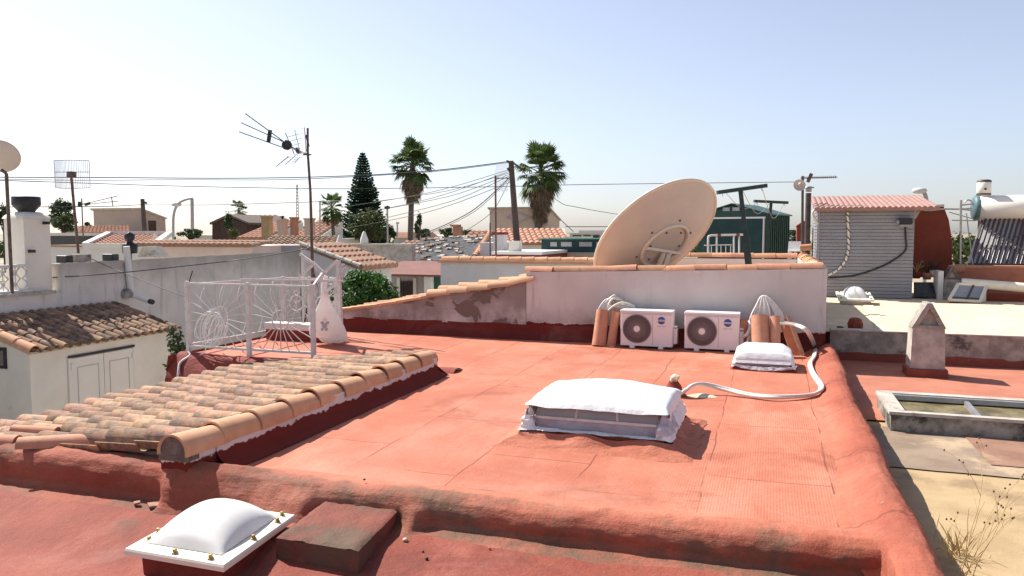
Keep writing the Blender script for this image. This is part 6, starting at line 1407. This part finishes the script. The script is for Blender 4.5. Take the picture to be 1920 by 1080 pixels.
b = MB(); p, q = wallbox(b, 650, 772, 460, 24, .3); b.build('wall', 'concrete', dwl); z = P(711, 460, Y=24).z; b = MB(); b.box(p.x, q.x, 23.95, 24.35, z, z + .06); b.build('coping', 'coping', dwl)
for x, yb_, yt, Y, lab in ((637, 462, 440, 27, 'white conical chimney cowl left of the conifer'), (683, 459, 433, 24.1, 'white bell shaped chimney cowl in front of the round shrub'), (291, 448, 437, 26, 'tiny white chimney cowl beside the curved street lamp')):
    q = P(x, yb_, Y=Y); h = P(x, yt, Y=Y).z - q.z; b = MB(); b.lathe(q, [(.22 * h, 0), (.30 * h, .15 * h), (.28 * h, .4 * h), (.18 * h, .7 * h), (.10 * h, .92 * h), (.001, h)], 12); single(b, 'chimney_cowl', 'white_wall', q, lab, 'cowl', 'white chimney cowls')

# ------------------------------------------------------------------ poles, lamps, aerials
wp = thing('utility_pole', P(970, 470, Y=32), 'leaning wooden utility pole with cables left of the right palm', 'pole', 'utility poles')
p0, p1 = P(971, 478, Y=32), P(958, 302, Y=32); d_ = p1 - p0; f_ = p0 + d_ * ((-2.5 - p0.z) / d_.z)
b = MB(); b.tube([f_, p0, p1], [.19, .16, .12], 10); b.build('pole', 'wood', wp)
for a_, c_, w_ in (((950, 302), (964, 306), .10), ((952, 318), (960, 314), .14), ((957, 341), (962, 341), .12)): b = MB(); b.bar(P(*a_, Y=31.9), P(*c_, Y=31.9), w_, w_ * .9); b.build('bracket', 'dark_metal', wp)
b = MB(); b.bar(P(960, 304, Y=31.9), P(978, 316, Y=31.8), .07, .07); b.build('cross_arm', 'dark_metal', wp)
lp_ = thing('utility_pole', P(268, 435, Y=42), 'short dark utility pole before the beige house', 'pole', 'utility poles')
p0, p1 = P(271, 437, Y=42), P(267, 373, Y=42); b = MB(); b.tube([(p0.x, 42, -2.5), p0, p1], [.2, .17, .13], 8); b.build('pole', 'wood', lp_); b = MB(); b.bar(P(266, 377, Y=41.9), P(275, 381, Y=41.9), .12, .12); b.build('insulator', 'black', lp_)
ga2 = thing('mesh_aerial', P(929, 480, Y=21), 'half round wire mesh aerial on a rusty pole before the leaning pole', 'aerial', 'aerials on the roofs')
b = MB(); b.tube([P(930, 486, Y=21.5), P(929, 329, Y=21.5)], .03, 8); b.bar(P(929, 334, Y=21.4), P(958, 334, Y=21.2), .03, .03); b.build('pole', 'rust_metal', ga2)
cs = [P(932, 309, Y=21.7), P(952, 306, Y=21.2), P(952, 358, Y=21.2), P(930, 359, Y=21.7)]
b = MB()
def gp3(u, v): return cs[0].lerp(cs[1], u).lerp(cs[3].lerp(cs[2], u), v) + V((-.07 * math.sin(v * math.pi), 0, 0))
for k in range(11): b.tube([gp3(k / 10, j / 8) for j in range(9)], .005, 4)
for v in (0, .25, .5, .75, 1): b.tube([gp3(k / 6, v) for k in range(7)], .006, 4)
b.build('mesh_reflector', 'zinc_light', ga2)
b = MB(); b.tube([P(919, 480, Y=22.5), P(919, 418, Y=22.5)], .025, 6); single(b, 'thin_post', 'rust_metal', P(919, 480, Y=22.5), 'thin rusty post left of the grid aerial pole', 'post')
def lamp(pts, hx, hy, Y, label, r=.07):
    p = [P(x, y, Y=Y) for x, y in pts]; t = thing('street_lamp', (p[0].x, Y, -2.5), label, 'street lamp', 'street lamps')
    b = MB(); b.tube([(p[0].x, Y, -2.5)] + spline(p, 6), r, 8); b.build('post', 'grey_metal', t)
    q = P(hx, hy, Y=Y); b = MB(); b.lathe(q, [(.001, -.12), (.22, -.09), (.30, 0), (.24, .1), (.001, .14)], 14); b.build('lamp_head', 'pale_far', t)
lamp([(325, 448), (325, 410), (329, 391), (338, 379), (352, 373), (360, 372)], 331, 384, 38, 'curved street lamp on the left beside a pale lattice mast', .075)
lamp([(1738, 400), (1737, 375), (1733, 362), (1727, 359)], 1724, 358, 36, 'white street lamp head rising above the brown red wall', .08)
b = MB(); p, q = P(361, 445, Y=39), P(360, 372, Y=39); b.tube([(p.x, 39, -2.5), p, q], .10, 8); single(b, 'white_mast', 'grey_metal', (p.x, 39, -2.5), 'pale straight mast right of the curved street lamp', 'mast')
tm = thing('lattice_tower', P(557, 415, Y=110), 'thin distant lattice tower behind the aerial mast', 'tower'); b = MB(); p, q = P(558, 440, Y=110), P(557, 346, Y=110)
for dx, dy in ((-.35, 0), (.35, 0), (0, .5)): b.tube([p + V((dx, dy, -4)), q + V((dx * .3, dy * .3, 0))], .06, 5)
for k in range(16): z = k / 16; c = p.lerp(q, z); e = p.lerp(q, z + .06); w_ = .35 * (1 - .7 * z); b.bar(c + V((-w_, 0, 0)), e + V((w_, 0, 0)), .05, .05); b.bar(c + V((w_, 0, 0)), e + V((-w_, 0, 0)), .05, .05)
b.build('lattice', 'grey_metal', tm)
sl_ = thing('post_lamp', P(726, 440, Y=36), 'slim post with small black lamp head right of the conifer', 'street lamp', 'street lamps'); p = P(728, 455, Y=36); b = MB(); b.tube([(p.x, 36, -2.5), P(726, 392, Y=36)], .05, 7); b.build('post', 'grey_metal', sl_); b = MB(); b.lathe(P(726, 391, Y=36), [(.001, -.06), (.14, 0), (.16, .1), (.001, .16)], 10); b.build('lamp_head', 'black', sl_)
for x, yt, lab in ((600, 378, 'thin pole left of the small palm with a cable bracket'), (745, 418, 'short grey pole left of the tall left palm')):
    b = MB(); b.tube([P(x, 450, Y=37), P(x, yt, Y=37)], .045, 6); b.bar(P(x - 2, yt, Y=37), P(x + 3, yt, Y=37), .08, .08); single(b, 'thin_post', 'grey_metal', P(x, 450, Y=37), lab, 'post')
ya = thing('yagi_aerial', P(156, 440, Y=30), 'small aerial with two forked booms right of the mesh aerial pole', 'aerial', 'aerials on the roofs')
def Yp(x, y): return P(x, y, Y=30)
b = MB(); b.tube([Yp(156, 445), Yp(153, 372)], .03, 6); b.build('pole', 'rust_metal', ya)
b = MB(); b.bar(Yp(146, 384), Yp(166, 381), .05, .05); b.bar(Yp(164, 381), Yp(222, 367), .03, .03); b.bar(Yp(164, 383), Yp(222, 377), .03, .03); b.bar(Yp(209, 369), Yp(212, 387), .03, .03); b.build('boom', 'dark_metal', ya)
b = MB(); b.bar(Yp(149, 378), Yp(149, 388), .12, .1); b.build('dipole', 'black', ya); b = MB(); b.bar(Yp(160, 384), Yp(168, 381), .1, .12); b.build('dipole', 'black', ya)
b = MB()
for k in range(6): b.tube([Yp(146 + k * 1.2, 378 - k * 2.5), Yp(155 + k * 1.0, 381 - k * 2.5)], .008, 4)
b.build('reflector', 'zinc_light', ya)

# ------------------------------------------------------------------ overhead cables
def cable(pts, label, r=.014, grp=None):
    p = [P(x, y, Y=Y) for x, y, Y in pts]; b = MB(); b.tube(spline(p, 8), r, 5)
    single(b, 'overhead_cable', 'black', p[0], label, 'cable', grp or 'overhead cables')
cable([(-40, 332, 20), (200, 333, 24), (470, 334, 28), (670, 329, 30), (820, 319, 31), (953, 303, 32)], 'topmost long cable rising from the left edge to the leaning pole top', .02)
cable([(-40, 335, 20.3), (150, 338, 23), (330, 337, 26), (520, 337, 28.5), (670, 331, 30), (820, 321, 31), (953, 305, 32)], 'long cable running just below the topmost one', .014)
cable([(-40, 337, 18), (120, 342, 22), (300, 348, 27), (480, 352, 30), (650, 354, 33), (930, 350, 36), (1100, 346, 40), (1500, 341, 44)], 'long slack cable crossing behind both palms to the comb aerial', .016)
cable([(80, 388, 30), (200, 387, 34), (270, 384, 42), (400, 384, 40), (600, 378, 37), (640, 377, 36)], 'low cable from the short left pole to the thin pole by the small palm', .022)
cable([(-40, 388, 26), (60, 388, 28), (150, 387, 30)], 'low cable behind the black cowled chimney', .018)
FANL = 'thin cable fanning down left from the wooden leaning pole'
for k, (x, y) in enumerate(((640, 389), (655, 405), (700, 378), (720, 392), (725, 408), (790, 441), (800, 440), (870, 435), (640, 430))):
    cable([(955, 318 + 3 * k, 31.8), ((955 + x) / 2 + 10, (318 + 3 * k + y) / 2 + 7 + (3 if k > 4 else 0), 33.5), (x, y, 35)], FANL, .013 if k != 5 else .022, 'cables fanning from the leaning pole')
cable([(962, 306, 32), (1045, 376, 36), (1080, 388, 38), (1160, 402, 42), (1200, 405, 44)], 'slack cable dropping right from the leaning pole past the right palm', .015)
cable([(1022, 385, 45), (1075, 434, 60)], 'straight guy cable from the diamond house roof down to the right', .03)
cable([(1060, 425, 60), (1140, 425, 60), (1300, 424, 60)], 'faint level cable at the horizon left of the big dish', .03)
cable([(1780, 398, 24), (1830, 412, 25), (1830, 413, 25)], 'short cable from the brown red wall to the solar heater', .012)
cable([(1785, 413, 24), (1829, 414, 25)], 'second short level cable under the one at the solar heater', .012)
b = MB(); b.tube(spline([P(-30, 530, Y=9.5), P(60, 523, Y=10), P(230, 511, X=GX + .6), P(440, 488, X=GX + .9), P(555, 470, Y=11.3), P(586, 462, Y=11.2)], 8), .009, 5); single(b, 'overhead_cable', 'black', P(230, 511, X=GX + .6), 'thin cable sagging along the grey wall to the aerial mast', 'cable', 'overhead cables')
b = MB(); b.tube(spline([P(170, 485, X=GX + .1), P(220, 507, X=GX + .3), P(290, 535, Y=10), P(352, 558, Y=8.7)], 8), .007, 5); single(b, 'overhead_cable', 'black', P(220, 507, X=GX + .3), 'thin cable falling from the grey wall to the left railing post', 'cable', 'overhead cables')

# ------------------------------------------------------------------ trees
def fan_leaf(b, o, d, L, fanr, rg, nseg=13, droop=.5):
    d = V(d).normalized(); side = d.cross(V((0, 0, 1))); side = side.normalized() if side.length > .05 else V((1, 0, 0)); up = side.cross(d)
    tip = o + d * L - V((0, 0, droop * L * .15)); b.tube([o, (o + tip) / 2 + up * L * .04, tip], .018, 4)
    for k in range(nseg):
        a = lerp(-1.35, 1.35, k / (nseg - 1)); v = (d * math.cos(a) + side * math.sin(a)).normalized(); r = fanr * rg.uniform(.85, 1.1) * (1 - .15 * abs(a)); w = fanr * .075
        sd_ = (up.cross(v)).normalized() * w; m = tip + v * r * .62 - up * .02; e = tip + v * r - V((0, 0, droop * r * rg.uniform(.35, .8)))
        b.add([tip, m - sd_, e, m + sd_], [(0, 1, 2, 3)])
def palm(px, pyb, pyt, Y, crown_w, label, n=46, dead=70, lean=0, skirt_=1.6, seed=1, trunkr=.24, name='fan_palm', trunks=1):
    rg = random.Random(seed); top = P(px, pyt, Y=Y); base = P(px + lean, pyb, Y=Y); R_ = crown_w * .62; hc = V((top.x, Y, top.z - R_ * .80))
    t = thing(name, (base.x, Y, -2.5), label, 'palm tree', 'palm trees'); b = MB()
    d = hc - base
    f = base + d * ((-2.5 - base.z) / d.z) if d.z else base
    b.tube([f] + [f.lerp(hc, k / 12) for k in range(1, 13)], [trunkr * 1.15] + [trunkr * (1 - .25 * k / 12 + .05 * (k % 2)) for k in range(1, 13)], 12); b.build('trunk', 'trunk', t)
    b = MB()
    for k in range(n):
        w = rg.uniform(0, 6.283); e = rg.uniform(-.95, 1.5); d = V((math.cos(w) * math.cos(e), math.sin(w) * math.cos(e), math.sin(e))); fan_leaf(b, hc + V((0, 0, rg.uniform(-.1, .2) * R_)), d, R_ * rg.uniform(.42, .60), R_ * rg.uniform(.42, .55), rg, 13, .55 if e < .7 else .15)
    b.build('crown', 'leaf_palm', t)
    if dead:
        b = MB()
        for k in range(dead):
            w = rg.uniform(0, 6.283); z = rg.uniform(-skirt_, .0) * R_ * .9; spread = (1 + z / (skirt_ * R_) * .72); d = V((math.cos(w), math.sin(w), -1.2 - rg.random())); fan_leaf(b, hc + V((.15 * math.cos(w), .15 * math.sin(w), z)), d, R_ * .38 * spread + .1, R_ * .40 * max(.4, spread), rg, 9, .9)
        b.build('dead_skirt', 'leaf_dead', t)
    return t
palm(773, 455, 271, 48, 2.9, 'tall fan palm with bare trunk right of the conifer', 74, 80, -4, 1.3, 3, .22)
palm(1014, 468, 277, 46, 3.0, 'tall fan palm with shaggy brown skirt beside the leaning pole', 74, 130, -6, 1.55, 9, .27)
palm(622, 455, 366, 40, 1.6, 'young palm with green crown left of the conifer', 34, 14, 4, .8, 5, .12)
palm(447, 440, 378, 55, 1.6, 'small palm crown above the brown gable house', 30, 10, 0, .8, 6, .14)
# norfolk island pine
cq = P(684, 445, Y=54); pn = thing('conifer', (cq.x, 54, -2.5), 'tall dark tiered conifer left of the tall left palm', 'tree'); rg = random.Random(23)
zt6 = P(681, 284, Y=54).z; b = MB(); b.tube([(cq.x, 54, -2.5), (cq.x - .1, 54, zt6)], [.26, .02], 8); b.build('trunk', 'bark', pn)
b = MB(); nt_ = 46
for k in range(nt_):
    z = lerp(-1.4, zt6 - .02, (k / nt_) ** .92); fr_ = (zt6 - z) / (zt6 + 1.6); r = 2.35 * fr_ ** .76 * rg.uniform(.9, 1.05) + .06
    nb_ = 13
    for j in range(nb_):
        w = 2 * math.pi * (j + rg.random() * .6) / nb_ + k; u = V((math.cos(w), math.sin(w), 0)); s_ = V((-math.sin(w), math.cos(w), 0)); L = r * rg.uniform(.85, 1.08)
        o = V((cq.x - .1 * k / nt_, 54, z)); nn = max(4, int(L / .16))
        for i in range(nn):
            q = (i + .5) / nn; p = o + u * L * q + V((0, 0, -.14 * L * math.sin(q * 2.6) + .22 * L * q ** 3)); kx = min(1, .12 + r * .7); h = (.10 + .16 * (1 - q) ** .5) * kx
            for sgn in (-1, 1):
                b.add([p, p + s_ * sgn * h * 1.35 + u * .12 * kx + V((0, 0, .05)), p + s_ * sgn * h * .9 + u * .26 * kx + V((0, 0, .10)), p + u * .14 * kx + V((0, 0, .02))], [(0, 1, 2, 3)])
            b.add([p - V((0, 0, .07)), p + u * .2 * kx - V((0, 0, .04)), p + u * .26 * kx + V((0, 0, .09)), p + V((0, 0, .09))], [(0, 1, 2, 3)])
b.build('crown', 'leaf_pine', pn)
def bushy(px, py, Y, rx, rz, n, size, mt2, label, name='tree', cat='tree', seed=1, clumps=9, grp=None, trunk=True):
    rg = random.Random(seed); c = P(px, py, Y=Y); t = thing(name, (c.x, Y, -2.5), label, cat, grp)
    b = MB(); b.tube([(c.x, Y, -2.5), (c.x, Y, c.z)], [.15, .06], 7)
    for k in range(7): w = k * .9; b.tube([(c.x, Y, c.z - rz), (c.x + rx * .6 * math.cos(w), Y + rx * .5 * math.sin(w), c.z + rz * .2)], [.06, .02], 5)
    b.build('trunk', 'bark', t); b = MB()
    for k in range(clumps):
        w = rg.uniform(0, 6.28); e = rg.uniform(-.7, 1.4); s_ = rg.uniform(.38, .58); leaves(b, (c.x + rx * .68 * math.cos(w) * math.cos(e), Y + rx * .68 * math.sin(w) * math.cos(e), c.z + rz * .68 * math.sin(e)), (rx * s_, rx * s_, rz * s_), n // clumps, size, rg, .45)
    b.build('crown', mt2, t); return t
bushy(690, 428, 44, 1.2, 1.15, 2600, .10, 'leaf_olive', 'round twiggy olive green shrub in front of the conifer', 'round_shrub', 'shrub', 4, 14)
bushy(728, 440, 50, .6, .7, 600, .11, 'leaf_dark', 'dark shrub between the round shrub and the tall left palm', 'dark_shrub', 'shrub', 5, 6)
bushy(115, 400, 70, 1.55, 1.6, 2200, .16, 'leaf_dark', 'dark umbrella pine behind the mesh aerial pole', 'pine_tree', 'tree', 6, 12)
bushy(120, 421, 50, .95, .85, 1500, .11, 'leaf_olive', 'lighter olive bush in front of the umbrella pine', 'olive_bush', 'bush', 7, 9)
bushy(162, 428, 48, .5, .5, 400, .1, 'leaf_mid', 'small green bush between mesh aerial and beige house', 'green_bush', 'bush', 8, 5)
bushy(6, 410, 60, 1.1, 1.5, 900, .16, 'leaf_dark', 'dark tree cut by the left edge behind the small dish pole', 'dark_tree', 'tree', 9, 8)
bushy(358, 440, 36, .75, .32, 900, .08, 'leaf_mid', 'wide low hedge under the curved street lamp', 'low_hedge', 'hedge', 10, 9)
bushy(429, 424, 44, .30, .95, 700, .08, 'leaf_mid', 'slim columnar shrub before the brown gable house', 'columnar_shrub', 'shrub', 11, 9)
bushy(437, 438, 42, .5, .35, 500, .08, 'leaf_olive', 'low olive bush at the foot of the columnar shrub', 'olive_bush', 'bush', 12, 6)
bushy(785, 425, 42, .26, .8, 500, .09, 'leaf_mid', 'slim young cypress just right of the tall left palm', 'young_cypress', 'tree', 13, 8)
bushy(795, 440, 40, .4, .35, 400, .08, 'leaf_mid', 'small bush at the foot of the young cypress', 'green_bush', 'bush', 14, 5)
bushy(838, 438, 60, .7, .5, 500, .11, 'leaf_olive', 'bush left of the brick chimney', 'green_bush', 'bush', 15, 6)
bushy(872, 438, 60, .7, .5, 500, .11, 'leaf_olive', 'bush right of the brick chimney', 'green_bush', 'bush', 16, 6)
bushy(1488, 447, 60, .7, .6, 400, .12, 'leaf_mid', 'dark bush glimpsed between green shed and little hut', 'green_bush', 'bush', 17, 5)
for x0, x1, yt, Y, lab, roof in ((738, 768, 446, 62, 'tiny far white house between two trees right of the conifer', 1), (800, 836, 443, 75, 'tiny far cream house left of the brick chimney bushes', 0), (882, 916, 441, 85, 'tiny far pale house right of the brick chimney', 1), (352, 398, 441, 64, 'far white house behind the low hedge by the lamp', 0), (120, 172, 431, 75, 'far pale house between umbrella pine and beige house', 1), (1470, 1500, 441, 90, 'tiny far pale house left of the flue pipe', 0), (1150, 1330, 436, 160, 'long very distant pale row hidden mostly by the big dish', 0)):
    t = thing('far_house', P((x0 + x1) / 2, yt, Y=Y), lab, 'house', 'far pale houses'); b = MB(); p, q = wallbox(b, x0, x1, yt, Y, 6); b.build('wall', 'pale_far', t); z = P((x0 + x1) / 2, yt, Y=Y).z
    b = MB(); b.hexa([(p.x - .2, Y - .3, z), (q.x + .2, Y - .3, z), (q.x + .2, Y + 6.2, z), (p.x - .2, Y + 6.2, z)], [(p.x + .3, Y + .2, z + (.5 if roof else .18)), (q.x - .3, Y + .2, z + (.5 if roof else .18)), (q.x - .3, Y + 5.6, z + (.5 if roof else .18)), (p.x + .3, Y + 5.6, z + (.5 if roof else .18))]); b.build('roof', 'tile_far' if roof else 'coping', t)
    for f in (.25, .62):
        b = MB(); x = lerp(p.x, q.x, f); b.box(x, x + (q.x - p.x) * .13, Y - .05, Y - .004, z - 1.5, z - .5); b.build('window', 'window', t)
# distant line of greenery and low houses that reads as one mass
b = MB(); rg = random.Random(40)
for k in range(420):
    w = lerp(-62, 22, k / 420); a = R(w); d = rg.uniform(150, 190); c = V((math.sin(a) * d, math.cos(a) * d, -1.2)); h = rg.uniform(1.2, 2.4); leaves(b, c, (2.0, 2.0, h), 26, .6, rg, .3)
tag(b.build('treeline', 'leaf_mid', None, (0, 160, -2.5)), kind='stuff')
